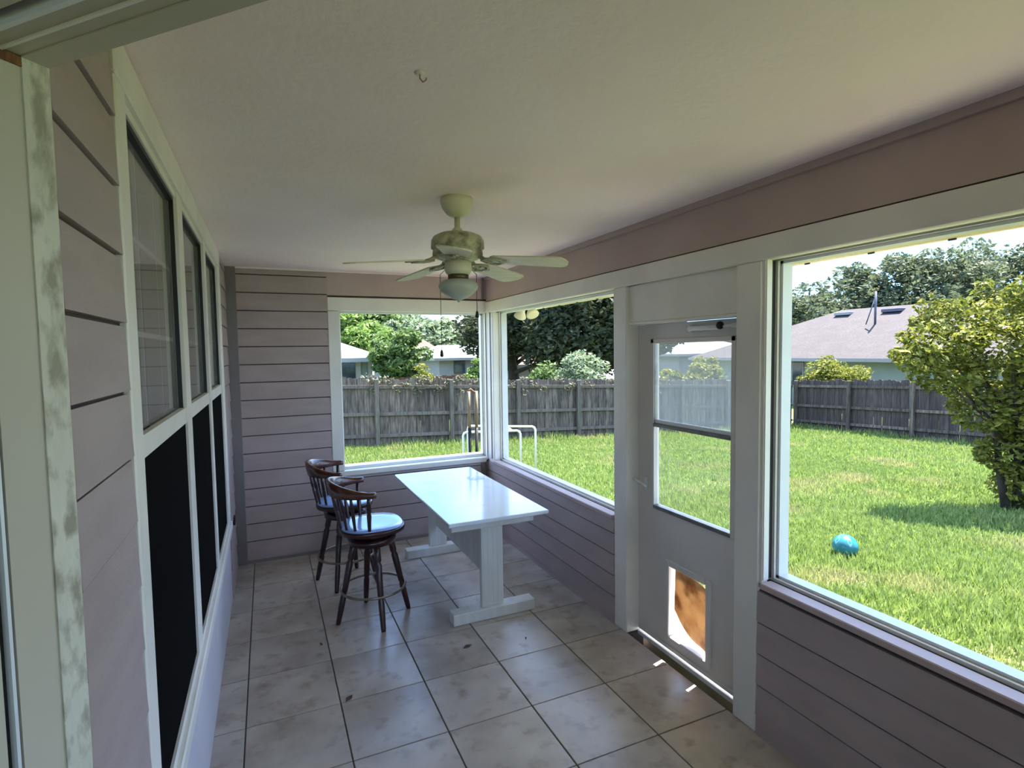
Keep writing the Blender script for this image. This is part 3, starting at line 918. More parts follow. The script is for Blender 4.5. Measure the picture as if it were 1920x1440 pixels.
# the small tree in the yard, on the right
def yard_tree():
    x, y = 9.75, 4.0
    root = empty('small_tree', (x, y, 0))
    tag(root, 'small yellow-green leafy tree in the yard outside the right window', 'tree')
    g = ground_z(x, y)
    cs = []; rs = []; ns = []
    rngc = [  # (dx along view-right, dy along view depth, z, r, n)
        (-1.15, 0.0, 1.75, 0.42, 900), (-0.75, 0.2, 2.05, 0.42, 900), (-1.45, -0.1, 1.55, 0.28, 500), (-0.95, 0.1, 1.35, 0.40, 850),
        (-0.35, -0.2, 1.75, 0.50, 1300), (0.1, 0.2, 2.15, 0.50, 1300), (0.55, -0.1, 2.35, 0.52, 1300), (0.95, 0.3, 2.0, 0.55, 1300),
        (-0.25, 0.3, 1.15, 0.45, 1100), (0.35, -0.3, 1.35, 0.55, 1400), (0.9, 0.0, 1.3, 0.55, 1400), (-0.55, 0.0, 0.75, 0.30, 500),
        (0.05, -0.2, 0.70, 0.45, 1100), (0.65, 0.1, 0.65, 0.50, 1200), (1.3, 0.0, 1.6, 0.5, 1200), (-0.1, 0.0, 0.20, 0.36, 900),
        (0.45, -0.2, 0.15, 0.42, 1000), (1.0, 0.2, 0.3, 0.5, 1100), (0.1, 0.0, -0.25, 0.34, 700), (0.7, 0.0, -0.25, 0.4, 800),
        (1.5, 0.2, 0.9, 0.5, 900), (0.9, 0.2, 2.75, 0.4, 800), (1.4, 0.1, 2.5, 0.5, 900), (1.7, 0, 0.2, 0.5, 700), (-1.0, 0.2, 2.2, 0.2, 160)]
    vr = Vector((rt.x, rt.y, 0)).normalized(); vf = Vector((fw.x, fw.y, 0)).normalized()
    for dx, dd, z, r, n in rngc:
        p = vr * dx + vf * dd
        cs.append((p.x, p.y, z)); rs.append((r, r * 1.2, r * 0.8)); ns.append(int(n * 0.8))
        for q in range(3):
            u = RNG.normal(size=3); u /= np.linalg.norm(u)
            cs.append((p.x + u[0] * r * 1.1, p.y + u[1] * r * 1.1, z + abs(u[2]) * r * 1.0)); rs.append((r * .28, r * .28, r * .3)); ns.append(int(n * 0.06))
    V, Fc = leaf_cloud(cs, rs, ns, 0.054)
    fo = big_mesh('foliage', V, Fc, M['yellowgreen'], 4, root); fo['kind'] = 'stuff'
    tb = MB()
    for k, (bx_, by_) in enumerate(((0.0, 0.0), (0.12, 0.05), (-0.1, 0.06))):
        tb.tube([(bx_, by_, g - 0.05), (bx_ * 2, by_ * 2, g + 0.6), (bx_ * 3.5 + 0.1, by_ * 3, g + 1.4)], [0.055, 0.045, 0.035], 9)
    for (dx, dd, z, r, n) in rngc:
        p = vr * dx + vf * dd
        tb.tube([(0.02, 0.02, g + 0.5 + max(0, z) * 0.3), (p.x * 0.5, p.y * 0.5, g + 0.65 + max(z, 0) * 0.55), (p.x, p.y, z)], [0.028, 0.018, 0.006], 6)
    tb.build('trunk', M['bark'], root)
yard_tree()

def ptree(px, ptop, depth, zbot, halfpx, label, m, cat='tree', name='tree', **k):
    p = at(px, depth); zt = hz(px, ptop, depth)
    rx = halfpx / F_PX * depth
    return tree(name, label, cat, p.x, p.y, (zt + zbot) / 2, (rx, rx, (zt - zbot) / 2), m, **k)

# behind the big house on the right
G1 = 'oaks behind the purple-grey roof'
ptree(1500, 545, 46, 0.5, 75, 'leftmost grey-green oak behind the purple-grey roof', M['oakgrey'], leaf=0.26, nclump=40, nleaf=150, trunk=.3, group=G1)
ptree(1600, 490, 52, 1.0, 100, 'grey-green oak rising behind the roof ridge and its pipe', M['oakgrey'], leaf=0.28, nclump=50, nleaf=160, trunk=.3, group=G1)
ptree(1745, 462, 48, 1.0, 115, 'tallest broad oak above the right end of the roof', M['oakgrey'], leaf=0.26, nclump=70, nleaf=170, trunk=.35, group=G1)
ptree(1880, 452, 50, 1.0, 100, 'oak behind the top of the small yellow-green tree', M['oakgrey'], leaf=0.26, nclump=60, nleaf=160, trunk=.35, group=G1)
ptree(2010, 470, 46, 0.5, 90, 'rightmost oak at the edge of the right window', M['oakgrey'], leaf=0.26, nclump=45, nleaf=140, trunk=.3, group=G1)
ptree(1400, 600, 56, 0.0, 90, 'low oak behind the white roof seen through the door', M['oakgrey'], leaf=0.28, nclump=40, nleaf=130, trunk=.3, group=G1)
# dark oaks seen through the corner windows
ptree(1085, 470, 27, 0.2, 135, 'huge dark oak filling the top of the garden-side corner window', M['oakdark'], leaf=0.17, nclump=130, nleaf=300, trunk=.4, csize=1.3)
ptree(960, 575, 30, 1.6, 105, 'dark spreading oak behind the corner post', M['oakdark'], leaf=0.17, nclump=60, nleaf=190, trunk=.3, csize=1.0)
ptree(1200, 520, 27, 0.6, 80, 'dark oak behind the left post of the screen door', M['oakdark'], leaf=0.18, nclump=50, nleaf=180, trunk=.3)
# back window
ptree(655, 588, 42, 0.5, 70, 'bright green tree above the grey roof at the left of the back window', M['bright'], leaf=0.22, nclump=50, nleaf=170, trunk=.25)
ptree(600, 570, 50, 0.5, 60, 'green tree half hidden by the left casing of the back window', M['mid'], leaf=0.25, nclump=40, nleaf=120, trunk=.25)
ptree(752, 606, 21.8, 0.2, 52, 'open young tree in the middle of the back window', M['mid'], leaf=0.12, nclump=55, nleaf=120, trunk=.08, csize=0.36)
ptree(728, 612, 30, 0.4, 35, 'slender green tree beside the corner of the grey roof', M['bright'], leaf=0.13, nclump=35, nleaf=110, trunk=.08, csize=0.36)
ptree(845, 608, 60, 1.0, 85, 'pale distant tree line above the white roof', M['pale'], leaf=0.34, nclump=60, nleaf=150, trunk=.3)
ptree(770, 600, 62, 1.0, 60, 'pale distant tree behind the young tree', M['pale'], leaf=0.34, nclump=40, nleaf=150, trunk=.3)
ptree(690, 560, 70, 0.0, 110, 'hazy far tree mass closing the left half of the back window', M['mid'], leaf=0.4, nclump=80, nleaf=170, trunk=.4)
ptree(1000, 590, 70, 0.0, 130, 'hazy far tree mass behind the corner post', M['mid'], leaf=0.4, nclump=80, nleaf=150, trunk=.4)
ptree(1130, 520, 60, 0.0, 110, 'deep tree mass behind the huge dark oak', M['oakdark'], leaf=0.3, nclump=90, nleaf=170, trunk=.4)
ptree(1530, 560, 68, 0.0, 110, 'far oak low behind the left end of the purple-grey roof', M['oakgrey'], leaf=0.36, nclump=80, nleaf=160, trunk=.4)
# shrubs just behind the fence
ptree(897, 664, 24, -0.6, 16, 'bright shrub over the fence just left of the corner post', M['bright'], 'shrub', 'shrub', leaf=0.09, nclump=22, nleaf=110, trunk=.05)
ptree(1088, 656, 18, -0.6, 50, 'pale rounded shrub over the fence in the garden-side corner window', M['pale'], 'shrub', 'shrub', leaf=0.075, nclump=40, nleaf=150, trunk=.05)
ptree(1020, 672, 17.5, -0.6, 36, 'low green shrub over the fence left of the pale shrub', M['mid'], 'shrub', 'shrub', leaf=0.075, nclump=28, nleaf=130, trunk=.05)
ptree(1325, 668, 20.7, -0.6, 45, 'yellow-green shrub over the fence on the right of the door glass', M['yellowgreen'], 'shrub', 'shrub', leaf=0.085, nclump=36, nleaf=140, trunk=.05)
ptree(1262, 684, 20.2, -0.6, 36, 'lower yellow-green shrub over the fence on the left of the door glass', M['yellowgreen'], 'shrub', 'shrub', leaf=0.085, nclump=28, nleaf=130, trunk=.05)
ptree(1560, 673, 23.5, -0.7, 54, 'clipped rounded shrub against the far house behind the dark fence', M['yellowgreen'], 'shrub', 'shrub', leaf=0.085, nclump=60, nleaf=150, trunk=.05, csize=0.45)
ptree(790, 684, 19, -0.2, 26, 'low yellowish shrub over the fence in the back window', M['yellowgreen'], 'shrub', 'shrub', leaf=0.07, nclump=20, nleaf=110, trunk=.04)

# vine along the top of the fence
def vine():
    cs = []; rs = []; ns = []
    for k in range(70):
        x = RNG.uniform(2.6, 7.2) if k < 45 else RNG.uniform(7.2, 12.5)
        z = ground_z(x, 14.2) + 1.84 + RNG.uniform(-0.42, 0.03)
        cs.append((x, 14.12, z)); rs.append((0.16, 0.04, 0.10)); ns.append(14)
    V, Fc = leaf_cloud(cs, rs, ns, 0.05)
    o = big_mesh('creeping_vine', V, Fc, M['vine'], 4)
    tag(o, 'straggly dry vine growing along the top of the back fence', 'vine', kind='stuff')
vine()

# ------------------------------------------------------------------ houses
def house(label, x0, x1, y0, y1, zb, ze, zr, oh, ridge, rmat, wmat, ridge_in=None):
    """hip roofed house. ridge: 'x' or 'y' axis"""
    root = empty('house', ((x0 + x1) / 2, (y0 + y1) / 2, 0))
    tag(root, label, 'house')
    cx, cy = (x0 + x1) / 2, (y0 + y1) / 2
    MB().box(x0 - cx, x1 - cx, y0 - cy, y1 - cy, zb, ze).build('wall', wmat, root)
    X0, X1, Y0, Y1 = x0 - oh - cx, x1 + oh - cx, y0 - oh - cy, y1 + oh - cy
    if ridge == 'y':
        ins = ridge_in if ridge_in is not None else (X1 - X0) / 2
        a, b = (0, Y0 + ins), (0, Y1 - ins)
    else:
        ins = ridge_in if ridge_in is not None else (Y1 - Y0) / 2
        a, b = (X0 + ins, 0), (X1 - ins, 0)
    vs = [(X0, Y0, ze), (X1, Y0, ze), (X1, Y1, ze), (X0, Y1, ze), (a[0], a[1], zr), (b[0], b[1], zr)]
    if ridge == 'y':
        fs = [(0, 1, 4), (1, 2, 5, 4), (2, 3, 5), (3, 0, 4, 5), (0, 3, 2, 1)]
    else:
        fs = [(0, 1, 5, 4), (1, 2, 5), (2, 3, 4, 5), (3, 0, 4), (0, 3, 2, 1)]
    MB().add(vs, fs).build('roof', rmat, root)
    f = MB()
    f.box(X0, X1, Y0 - 0.02, Y0, ze - 0.14, ze + 0.03); f.box(X0, X1, Y1, Y1 + 0.02, ze - 0.14, ze + 0.03)
    f.box(X0 - 0.02, X0, Y0, Y1, ze - 0.14, ze + 0.03); f.box(X1, X1 + 0.02, Y0, Y1, ze - 0.14, ze + 0.03)
    f.build('fascia', M['hroofwhite'], root)
    return root, cx, cy
# big house right
hb, cx, cy = house('large house with a purple-grey hipped roof beyond the dark fence', 26.6, 35.4, 10.2, 28.0, -1.6, 1.12, 3.85, 0.6, 'y', M['hroofpurple'], M['hwallmint'], ridge_in=7.2)
vp = MB()
vp.tube([(29.2 - cx, 18.35 - cy, 2.6), (29.2 - cx, 18.35 - cy, 4.55)], 0.055, 8)
vp.tube([(28.85 - cx, 18.6 - cy, 2.85), (29.2 - cx, 18.35 - cy, 4.3)], 0.03, 6)
vp.build('vent_pipe', M['hpipe'], hb)
for (y, l_) in ((20.9, 0.9), (18.2, 1.0)):
    MB().bbox(30.2 - cx, 30.7 - cx, y - l_ / 2 - cy, y + l_ / 2 - cy, 3.5, 3.68, 0.02).build('ridge_vent', M['hroofwhite'] if y > 20 else M['hpipe'], hb)
for (y0_, y1_) in ((20.4, 21.1), (12.2, 13.4)):
    fr_ = MB().box(26.52 - cx, 26.6 - cx, y0_ - cy, y1_ - cy, -0.4, 0.9).build('window', M['hroofwhite'], hb)
    MB().box(26.50 - cx, 26.53 - cx, y0_ + .06 - cy, y1_ - .06 - cy, -0.34, 0.84).build('pane', M['hglass'], fr_)
# left grey-roof house
hl, cx, cy = house('small house with a pale grey roof at the left of the back window', -5.0, 4.42, 24.0, 33.0, -1.6, 1.52, 3.6, 0.62, 'x', M['hroofgrey'], M['hwallteal'])
fr_ = MB().box(2.2 - cx, 3.95 - cx, 23.9 - cy, 24.0 - cy, 0.0, 1.42).build('window', M['hroofwhite'], hl)
MB().box(2.3 - cx, 3.0 - cx, 23.87 - cy, 23.92 - cy, 0.1, 1.32).build('pane', M['hglass'], fr_)
MB().box(3.1 - cx, 3.72 - cx, 23.87 - cy, 23.92 - cy, 0.1, 1.32).build('pane', M['hglass'], fr_)
MB().box(4.26 - cx, 4.44 - cx, 23.93 - cy, 24.0 - cy, -1.5, 1.52).build('corner_board', M['hroofwhite'], hl)
# middle houses
hm, cx, cy = house('white house with a white metal roof in the middle of the back window', 10.7, 15.6, 35.0, 41.0, -1.6, 1.33, 2.25, 0.4, 'x', M['hroofwhite'], M['hwallwhite'], ridge_in=1.2)
for x_ in (11.7, 13.2):
    fr_ = MB().box(x_ - cx, x_ + 0.8 - cx, 34.94 - cy, 35.0 - cy, 0.3, 1.15).build('window', M['hpipe'], hm)
    MB().box(x_ + .06 - cx, x_ + 0.74 - cx, 34.91 - cy, 34.95 - cy, 0.36, 1.09).build('pane', M['hglass'], fr_)
house('house with a peach roof half hidden behind the young tree', 9.8, 14.2, 46.5, 54.0, -1.6, 1.6, 3.1, 0.5, 'x', M['hroofpeach'], M['hwallwhite'])
house('house with a faded red roof beside the corner post', 13.9, 18.0, 30.0, 33.8, -1.6, 0.9, 2.1, 0.4, 'x', M['hroofred'], M['hwallwhite'])
house('pale shed roof showing over the fence at the left post of the screen door', 17.1, 20.6, 24.8, 28.0, -1.6, 0.12, 1.15, 0.2, 'x', M['hroofwhite'], M['hwallwhite'])
house('house with a low white roof seen through the upper door glass', 27.0, 36.0, 30.6, 42.0, -1.6, 1.35, 2.9, 0.5, 'y', M['hroofwhite'], M['hwallwhite'])

# neighbour's reddish fence
nf = empty('neighbour_fence', (6, 21, 0))
tag(nf, 'low reddish-brown board fence behind the back fence beside the grey roofed house', 'fence')
nm = MB().box(-0.09, 0.09, 0, 0.02, -1.6, 0.80).mesh('board', M['redwood'])
for k in range(20):
    inst('board', nm, nf, (-2.1 + k * 0.19, 0, random.uniform(-.02, .02)))

# ------------------------------------------------------------------ yard things
bx, by = 5.62, 3.63
br = 0.118
bz = ground_z(bx, by) + br * 0.95
ball = tag(MB().lathe([(0.02 * 0 + br * math.sin(PI * k / 16) + 0.0005, -br * math.cos(PI * k / 16)) for k in range(17)], n=32).build('ball', M['ball'], loc=(bx, by, bz)),
           'turquoise ball lying on the lawn outside the right window', 'ball')
for k in range(5):
    a = k * 2 * PI / 5 + 0.4
    pm = MB()
    vs = []; fs = []
    for i in range(9):
        th = PI * (0.12 + 0.30 * i / 8)
        for s_ in (-1, 1):
            wv = 0.22 * math.sin(PI * i / 8) + 0.01
            vs.append((math.sin(th) * math.cos(a + s_ * wv) * (br + 0.001), math.sin(th) * math.sin(a + s_ * wv) * (br + 0.001), math.cos(th) * (br + 0.001)))
    for i in range(8):
        fs.append((i * 2, i * 2 + 1, i * 2 + 3, i * 2 + 2))
    pm.add(vs, fs, True).build('panel', M['ballpale'], ball)
pv = empty('pvc_frame', (4.2, 9.2, 0))
tag(pv, 'white plastic pipe frame standing on the lawn beyond the corner post', 'pipe frame')
A = Vector((3.42, 9.15)); B = Vector((3.72, 9.75)); Cc = Vector((4.40, 8.85)); Dd = Vector((4.80, 9.05))
off = Vector((4.2, 9.2))
def hoop(p, q, zt):
    p = p - off; q = q - off
    d = (q - p).normalized()
    gz1_ = ground_z(p.x + 4.2, p.y + 9.2) - 0.03; gz2_ = ground_z(q.x + 4.2, q.y + 9.2) - 0.03
    pts = [(p.x, p.y, gz1_), (p.x, p.y, zt - 0.06), (p.x + d.x * 0.02, p.y + d.y * 0.02, zt - 0.02), (p.x + d.x * 0.06, p.y + d.y * 0.06, zt),
           (q.x - d.x * 0.06, q.y - d.y * 0.06, zt), (q.x - d.x * 0.02, q.y - d.y * 0.02, zt - 0.02), (q.x, q.y, zt - 0.06), (q.x, q.y, gz2_)]
    return MB().tube(pts, 0.020, 10)
hoop(A, Cc, 0.31).build('front_hoop', M['pvc'], pv)
hoop(B, Dd, 0.33).build('rear_hoop', M['pvc'], pv)
m1 = (A + Cc) / 2 - off; m2 = (B + Dd) / 2 - off
MB().tube([(m1.x + 0.35, m1.y - 0.1, 0.31), (m2.x + 0.1, m2.y, 0.33)], 0.018, 8).build('cross_pipe', M['pvc'], pv)

dg = empty('post_hole_digger', (2.33, 5.62, 0))
tag(dg, 'two-handled digging tool with tan wooden shafts standing outside the back window', 'garden tool')
gzd = ground_z(2.33, 5.62)
for s_, nm_ in ((-1, 'handle'), (1, 'handle')):
    x_ = s_ * 0.042
    MB().tube([(x_ * 0.95, 0, 0.86), (x_, 0, 1.1), (x_, 0, 1.30)], [0.017, 0.018, 0.019], 12).build(nm_, M['handle'], dg)
    MB().tube([(x_ * 0.7, 0, gzd + 0.05), (x_ * 0.9, 0, 0.5), (x_ * 0.95, 0, 0.90)], [0.012, 0.014, 0.021], 10).build('shank', M['steel'], dg)
    bl = MB()
    vs = []; fs = []
    for i in range(6):
        z = gzd + 0.02 + i * 0.05
        for j in range(7):
            a = -0.9 + j * 0.3
            vs.append((x_ * 0.5 + s_ * 0.06 * math.cos(a), 0.06 * math.sin(a) * (0.6 + 0.08 * i), z))
    for i in range(5):
        for j in range(6):
            q = i * 7 + j
            fs.append((q, q + 1, q + 8, q + 7))
    bl.add(vs, fs, True).build('blade', M['steel'], dg)
MB().tube([(-0.052, 0, 1.302), (-0.02, 0.0, 1.325), (0.03, 0, 1.28)], 0.010, 8).build('cross_grip', M['rawwood'], dg)

fl_ = empty('floodlight', (2.46, 4.55, 2.2))
tag(fl_, 'twin cream floodlight under the eave outside the corner window', 'outdoor light')
MB().lathe([(0.05, -0.02), (0.055, -0.01), (0.055, 0.0)], n=20).build('base', M['soffit'], fl_)
for s_ in (-1, 1):
    MB().tube([(0, 0, -0.01), (0.01, s_ * 0.05, -0.05), (0.02, s_ * 0.08, -0.08)], 0.010, 8).build('arm', M['soffit'], fl_)
    T_ = Matrix.Translation((0.02, s_ * 0.09, -0.09)) @ Matrix.Rotation(math.radians(38) * s_, 4, 'X')
    lh = MB().lathe([(0.018, 0.03), (0.028, 0.015), (0.034, -0.02), (0.055, -0.06), (0.058, -0.075), (0.05, -0.078)], n=20, T=T_).build('lamp_head', M['soffit'], fl_)

# ------------------------------------------------------------------ table
tb = empty('trestle_table', (1.57, 3.82, 0))
tag(tb, 'white trestle table with a glossy top in front of the corner windows', 'table')
ox, oy = 1.57, 3.82
def tbx(b, x0, x1, y0, y1, z0, z1, bv=0.004): return b.bbox(x0 - ox, x1 - ox, y0 - oy, y1 - oy, z0, z1, bv)
tbx(MB(), 1.245, 1.92, 3.085, 4.59, 0.678, 0.703, 0.005).build('tabletop', M['tabletop'], tb)
for y_ in (3.215, 4.46):
    tbx(MB(), 1.305, 1.875, y_, y_ + 0.095, 0.0, 0.072).build('foot', M['tablewood'], tb)
    tbx(MB(), 1.30, 1.87, y_ - 0.005, y_ + 0.03, 0.605, 0.678).build('top_rail', M['tablewood'], tb)
    p_ = MB()
    tbx(p_, 1.508, 1.66, y_ + 0.03, y_ + 0.07, 0.072, 0.678)
    p_.build('upright', M['tablewood'], tb)
    for q in range(4):
        tbx(MB(), 1.522 + q * 0.033, 1.526 + q * 0.033, y_ + 0.0285, y_ + 0.0305, 0.08, 0.60, 0.0008).build('groove_bead', M['tablewood'], tb)
tbx(MB(), 1.570, 1.592, 3.285, 4.49, 0.24, 0.676).build('stretcher_board', M['tablewood'], tb)
for y_ in (3.75, 4.1):
    tbx(MB(), 1.32, 1.85, y_, y_ + 0.04, 0.64, 0.677).build('batten', M['tablewood'], tb)

# small crumpled plastic wrapper on the table
wr = MB()
vs = []; fs = []
NN = 9
for i in range(NN):
    for j in range(NN):
        r_ = random.random()
        edge_ = i in (0, NN - 1) or j in (0, NN - 1)
        vs.append((i * 0.018 + random.uniform(-.004, .004), j * 0.014 + random.uniform(-.004, .004), 0.001 + (0 if edge_ else r_ * 0.014)))
for i in range(NN - 1):
    for j in range(NN - 1):
        a = i * NN + j
        fs.append((a, a + 1, a + NN + 1)); fs.append((a, a + NN + 1, a + NN))
wr.add(vs, fs)
M['wrap'] = glass_mat('clear_plastic_film', 0.35, 1.5, hazecol=(0.8, 0.82, 0.84, 1))
tag(wr.build('plastic_wrapper', M['wrap'], loc=(1.74, 4.08, 0.7035)), 'crumpled clear plastic scrap on the far right of the white tabletop', 'wrapper')

# ------------------------------------------------------------------ stools
def superell(a, b, n, p=3.2, front=0.0):
    out = []
    for k in range(n):
        t_ = 2 * PI * k / n
        c, s = math.cos(t_), math.sin(t_)
        out.append((a * math.copysign(abs(c) ** (2 / p), c) , b * math.copysign(abs(s) ** (2 / p), s)))
    return out

def make_stool(label):
    root = empty('bar_stool', (0, 0, 0))
    tag(root, label, 'stool', 'swivel bar stools beside the table')
    SZ = 0.625
    n = 40
    def layered(prof, name, m):
        b = MB(); vs = []; fs = []
        for (sc, z) in prof:
            for (x, y) in superell(0.205 * sc, 0.205 * sc, n, 2.7):
                vs.append((x, y, z))
        for i in range(len(prof) - 1):
            for k in range(n):
                k2 = (k + 1) % n
                fs.append((i * n + k, i * n + k2, (i + 1) * n + k2, (i + 1) * n + k))
        fs.append(tuple(reversed(range(n)))); fs.append(tuple((len(prof) - 1) * n + k for k in range(n)))
        return b.add(vs, fs, True).build(name, m, root)
    layered([(0.90, SZ - 0.040), (0.99, SZ - 0.034), (1.01, SZ - 0.018), (1.0, SZ - 0.006), (0.97, SZ - 0.003)], 'seat', M['stool'])
    layered([(0.965, SZ - 0.006), (0.96, SZ + 0.003), (0.92, SZ + 0.008), (0.6, SZ + 0.005), (0.2, SZ + 0.003)], 'seat_pad', M['vinyl'])
    # swivel block
    MB().lathe([(0.10, SZ - 0.075), (0.135, SZ - 0.07), (0.135, SZ - 0.05), (0.10, SZ - 0.040)], n=28).build('swivel_plate', M['stool'], root)
    MB().lathe([(0.10, SZ - 0.125), (0.15, SZ - 0.12), (0.155, SZ - 0.08), (0.11, SZ - 0.075)], n=28).build('base_block', M['stool'], root)
    # legs, turned and splayed
    for k in range(4):
        a = STOOL_LEG + k * PI / 2
        p0 = Vector((math.cos(a) * 0.115, math.sin(a) * 0.115, SZ - 0.10)); p1 = Vector((math.cos(a) * 0.232, math.sin(a) * 0.232, 0.0))
        fr = [0, .12, .2, .23, .26, .45, .6, .63, .66, .8, .97, 1]
        rr = [.019, .021, .022, .016, .022, .020, .019, .015, .019, .0185, .016, .014]
        MB().tube([p0.lerp(p1, f) for f in fr], rr, 12).build('leg', M['stool'], root)
    # foot ring
    zr = 0.205
    rr_ = 0.232 + (0.115 - 0.232) * zr / (SZ - 0.10) + 0.018
    ring = MB()
    vs = []; fs = []
    NR, NT = 48, 8
    for i in range(NR):
        for j in range(NT):
            a = 2 * PI * i / NR; b_ = 2 * PI * j / NT
            vs.append(((rr_ + 0.008 * math.cos(b_)) * math.cos(a), (rr_ + 0.008 * math.cos(b_)) * math.sin(a), zr + 0.009 * math.sin(b_)))
    for i in range(NR):
        for j in range(NT):
            fs.append((i * NT + j, ((i + 1) % NR) * NT + j, ((i + 1) % NR) * NT + (j + 1) % NT, i * NT + (j + 1) % NT))
    ring.add(vs, fs, True).build('foot_ring', M['ring'], root)
    # back: U-shaped rail wrapping around local -x, with spindles
    RZ = SZ + 0.235
    def rail_pt(t_, r=0.235):
        # t_ -1..1 around the back, arms ending forward
        a = PI + t_ * math.radians(92)
        x = r * math.cos(a) * 0.98 - 0.015
        y = r * math.sin(a) * 1.0
        return x, y
    NRL = 36
    vs = []; fs = []
    for i in range(NRL + 1):
        t_ = -1 + 2 * i / NRL
        x, y = rail_pt(t_)
        nx, ny = (Vector((x + 0.015, y)).normalized())
        at_ = abs(t_)
        hgt = 0.034 + 0.058 * max(0, math.cos(t_ * 1.75)) ** 1.3     # crest is tall at the back
        wd_ = 0.024 + (0.014 if at_ > 0.86 else 0.0) * math.sin(min(1, (at_ - 0.86) / 0.1) * PI / 2 if at_ > 0.86 else 0)
        if at_ > 0.985: wd_ *= 0.5
        zb = RZ - 0.012 - 0.01 * math.cos(t_ * 1.5)
        zt = RZ - 0.012 + hgt
        flare = 0.016 * max(0, math.cos(t_ * 1.75))
        prof = [(-wd_ * .5, zb), (wd_ * .5, zb), (wd_ * .62 + flare * .6, (zb + zt) / 2), (wd_ * .5 + flare, zt - 0.004), (wd_ * .1 + flare, zt),
                (-wd_ * .35 + flare, zt - 0.002), (-wd_ * .6 + flare * .4, (zb + zt) / 2)]
        for (o_, z) in prof:
            vs.append((x + nx * o_, y + ny * o_, z))
    K = 7
    for i in range(NRL):
        for j in range(K):
            fs.append((i * K + j, i * K + (j + 1) % K, (i + 1) * K + (j + 1) % K, (i + 1) * K + j))
    fs.append(tuple(range(K))); fs.append(tuple(reversed([NRL * K + j for j in range(K)])))
    MB().add(vs, fs, True).build('back_rail', M['stooltop'], root)
    for t_ in (-0.88, -0.58, -0.36, -0.12, 0.12, 0.36, 0.58, 0.88):
        x, y = rail_pt(t_)
        xb, yb = rail_pt(t_, 0.182)
        p0 = Vector((xb, yb, SZ - 0.02)); p1 = Vector((x, y, RZ + 0.0))
        thick = 1.25 if abs(t_) > 0.8 else 1.0
        MB().tube([p0.lerp(p1, f) for f in (0, .15, .3, .5, .55, .6, .8, 1)], [r * thick for r in (.009, .009, .010, .012, .009, .012, .010, .008)], 10).build('spindle', M['stool'], root)
    return root
STOOL_LEG = math.radians(4)
st = make_stool('nearer dark wooden bar stool with a pale blue seat, beside the table')
st.location = (0.878, 3.59, 0)
st.rotation_euler = (0, 0, math.radians(0))
st2 = copy_tree(st)
st2['label'] = 'farther dark wooden bar stool, partly behind the nearer one, closest to the back wall'
st2.location = (0.795, 4.27, 0)
st2.rotation_euler = (0, 0, math.radians(-8))
for ch in SC.objects:
    if ch.parent == st2 and ch.name.split('.')[0] == 'leg':
        ch.rotation_euler = (0, 0, math.radians(-22))

# ------------------------------------------------------------------ ceiling fan
FX, FY = 1.125, 2.461
fan = empty('ceiling_fan', (FX, FY, H))
tag(fan, 'cream five-blade ceiling fan with a frosted bowl light', 'ceiling fan')
MB().lathe([(0.074, 0.0), (0.076, -0.02), (0.070, -0.045), (0.050, -0.072), (0.030, -0.084), (0.022, -0.088)], n=36).build('canopy', M['fan'], fan)
MB().lathe([(0.013, -0.08), (0.013, -0.135), (0.022, -0.14), (0.030, -0.158), (0.022, -0.162)], n=20).build('downrod', M['fan'], fan)
MB().lathe([(0.03, -0.155), (0.085, -0.165), (0.112, -0.178), (0.122, -0.195), (0.124, -0.23), (0.112, -0.238), (0.116, -0.246), (0.118, -0.262), (0.100, -0.276), (0.06, -0.292)], n=40).build('motor_housing', M['fandark'], fan)
MB().lathe([(0.045, -0.285), (0.062, -0.295), (0.064, -0.33), (0.055, -0.348), (0.045, -0.352)], n=32).build('switch_housing', M['fan'], fan)
MB().lathe([(0.044, -0.348), (0.048, -0.352), (0.048, -0.372), (0.04, -0.376)], n=32).build('light_collar', M['bronze'], fan)
MB().lathe([(0.046, -0.372), (0.070, -0.378), (0.089, -0.392), (0.093, -0.406), (0.086, -0.424), (0.062, -0.446), (0.030, -0.462), (0.008, -0.470), (0.004, -0.478)], n=40).build('light_bowl', M['bowl'], fan)
ZB = -0.276
bladem = None
for k, deg in enumerate((33.5, 105.5, 177.5, 249.5, 321.5)):
    Rz = Matrix.Rotation(math.radians(deg), 4, 'Z')
    Tb = Rz @ Matrix.Translation((0, 0, ZB)) @ Matrix.Rotation(math.radians(5), 4, 'Y') @ Matrix.Rotation(math.radians(-9), 4, 'X')
    out = []
    L0, L1 = 0.165, 0.52
    outline = []
    for i in range(7):
        a = -PI / 2 + PI * i / 6
        outline.append((L1 - 0.05 + 0.05 * math.cos(a), 0.070 * math.sin(a)))
    outline += [(L0 + 0.02, 0.056), (L0, 0.038), (L0 - 0.01, 0.0), (L0, -0.038), (L0 + 0.02, -0.056)]
    bl = MB().prism(outline, -0.003, 0.003, Tb).build('blade', M['blade'], fan)
    ir = MB()
    ir.tube([Tb @ Vector((0.09, 0, 0.02)), Tb @ Vector((0.13, 0.0, 0.0)), Tb @ Vector((0.17, 0.0, -0.008))], [0.010, 0.009, 0.008], 8)
    for s_ in (-1, 1):
        ir.tube([Tb @ Vector(v) for v in ((0.115, 0, -0.004), (0.145, s_ * 0.034, -0.007), (0.185, s_ * 0.04, -0.008), (0.215, s_ * 0.018, -0.008), (0.205, 0, -0.008))], 0.006, 7)
    ir.prism([(0.165, -0.02), (0.24, -0.012), (0.25, 0), (0.24, 0.012), (0.165, 0.02)], -0.009, -0.003, Tb)
    ir.build('blade_iron', M['fandark'], fan)
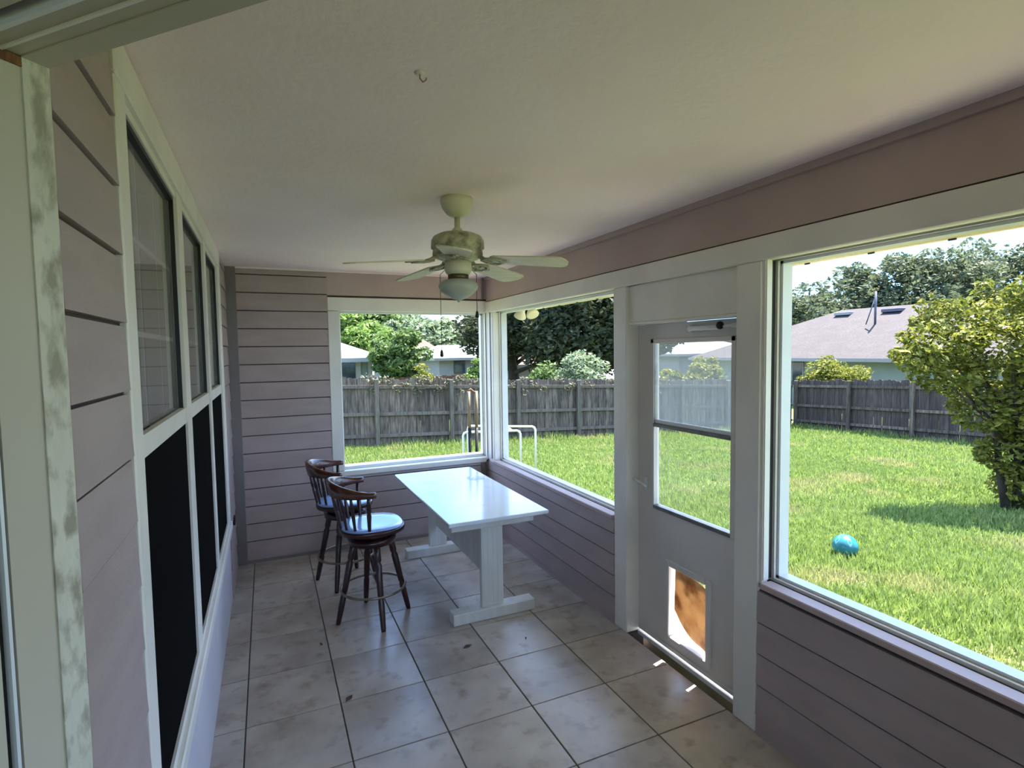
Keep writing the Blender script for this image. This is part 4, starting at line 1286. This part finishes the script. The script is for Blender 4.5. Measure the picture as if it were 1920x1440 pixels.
for (x_, y_, zl, nm_) in ((-0.085, 0.0, -0.70, 0), (0.085, -0.0, -0.52, 1)):
    rv = Vector((rt.x, rt.y, 0)).normalized() * x_
    ch = MB().tube([(rv.x * 0.75, rv.y * 0.75, -0.33), (rv.x, rv.y, -0.35), (rv.x, rv.y, zl)], 0.0016, 5).build('pull_chain', M['bronze'], fan)
    MB().lathe([(0.003, 0.0), (0.006, -0.006), (0.009, -0.028), (0.004, -0.034)], cx=rv.x, cy=rv.y, n=12, T=Matrix.Translation((0, 0, zl))).build('chain_pull', M['black'], ch)

# ------------------------------------------------------------------ little things
hk = empty('ceiling_hook', (0.675, 1.405, H))
tag(hk, 'small white hook screwed into the ceiling', 'hook')
MB().lathe([(0.014, 0.0), (0.013, -0.003), (0.004, -0.005)], n=16).build('plate', M['white'], hk)
MB().tube([(0, 0, -0.004), (0, 0, -0.014), (0.008, 0.0, -0.022), (0.016, 0, -0.016), (0.017, 0, -0.010)], 0.0018, 6).build('hook', M['ring'], hk)

ou = empty('wall_outlet', (0.865, D - 0.013, 0.19))
tag(ou, 'white power outlet low on the back wall behind the stools', 'outlet')
MB().bbox(-0.036, 0.036, -0.008, 0.0, -0.058, 0.058, 0.003).build('cover', M['alu'], ou)
for z_ in (-0.022, 0.022):
    MB().bbox(-0.016, 0.016, -0.011, -0.007, z_ - 0.014, z_ + 0.014, 0.002).build('socket', M['white'], ou)

def dry_leaf(loc, rz, s, label, m):
    b = MB()
    vs = []; fs = []
    for i in range(7):
        u = i / 6
        w_ = 0.42 * math.sin(PI * min(1, u * 1.02 + 0.02)) * s
        vs += [(-s + 2 * s * u, -w_, 0.002 + 0.25 * s * abs(u - 0.5)), (-s + 2 * s * u, 0, 0.001), (-s + 2 * s * u, w_, 0.003 + 0.3 * s * (1 - u))]
    for i in range(6):
        a = i * 3
        fs += [(a, a + 3, a + 4, a + 1), (a + 1, a + 4, a + 5, a + 2)]
    o = b.add(vs, fs, True).build('dry_leaf', m, loc=loc)
    o.rotation_euler = (0, 0, rz)
    tag(o, label, 'leaf')
dry_leaf((1.31, 2.965, 0.0), 0.3, 0.028, 'dark dry leaf on the floor tiles in front of the table foot', M['leafbrown'])
dry_leaf((0.607, 2.763, 0.0), 0.9, 0.030, 'dark dry leaf on the floor beside a tile joint nearest the left wall', M['leafbrown'])
dry_leaf((0.526, 3.37, 0.0), 1.8, 0.018, 'small reddish dry leaf on the floor left of the nearer stool', M['leafred'])
dry_leaf((1.655, 2.90, 0.0), 1.1, 0.012, 'tiny dark leaf scrap on the tile right of the table foot', M['leafbrown'])
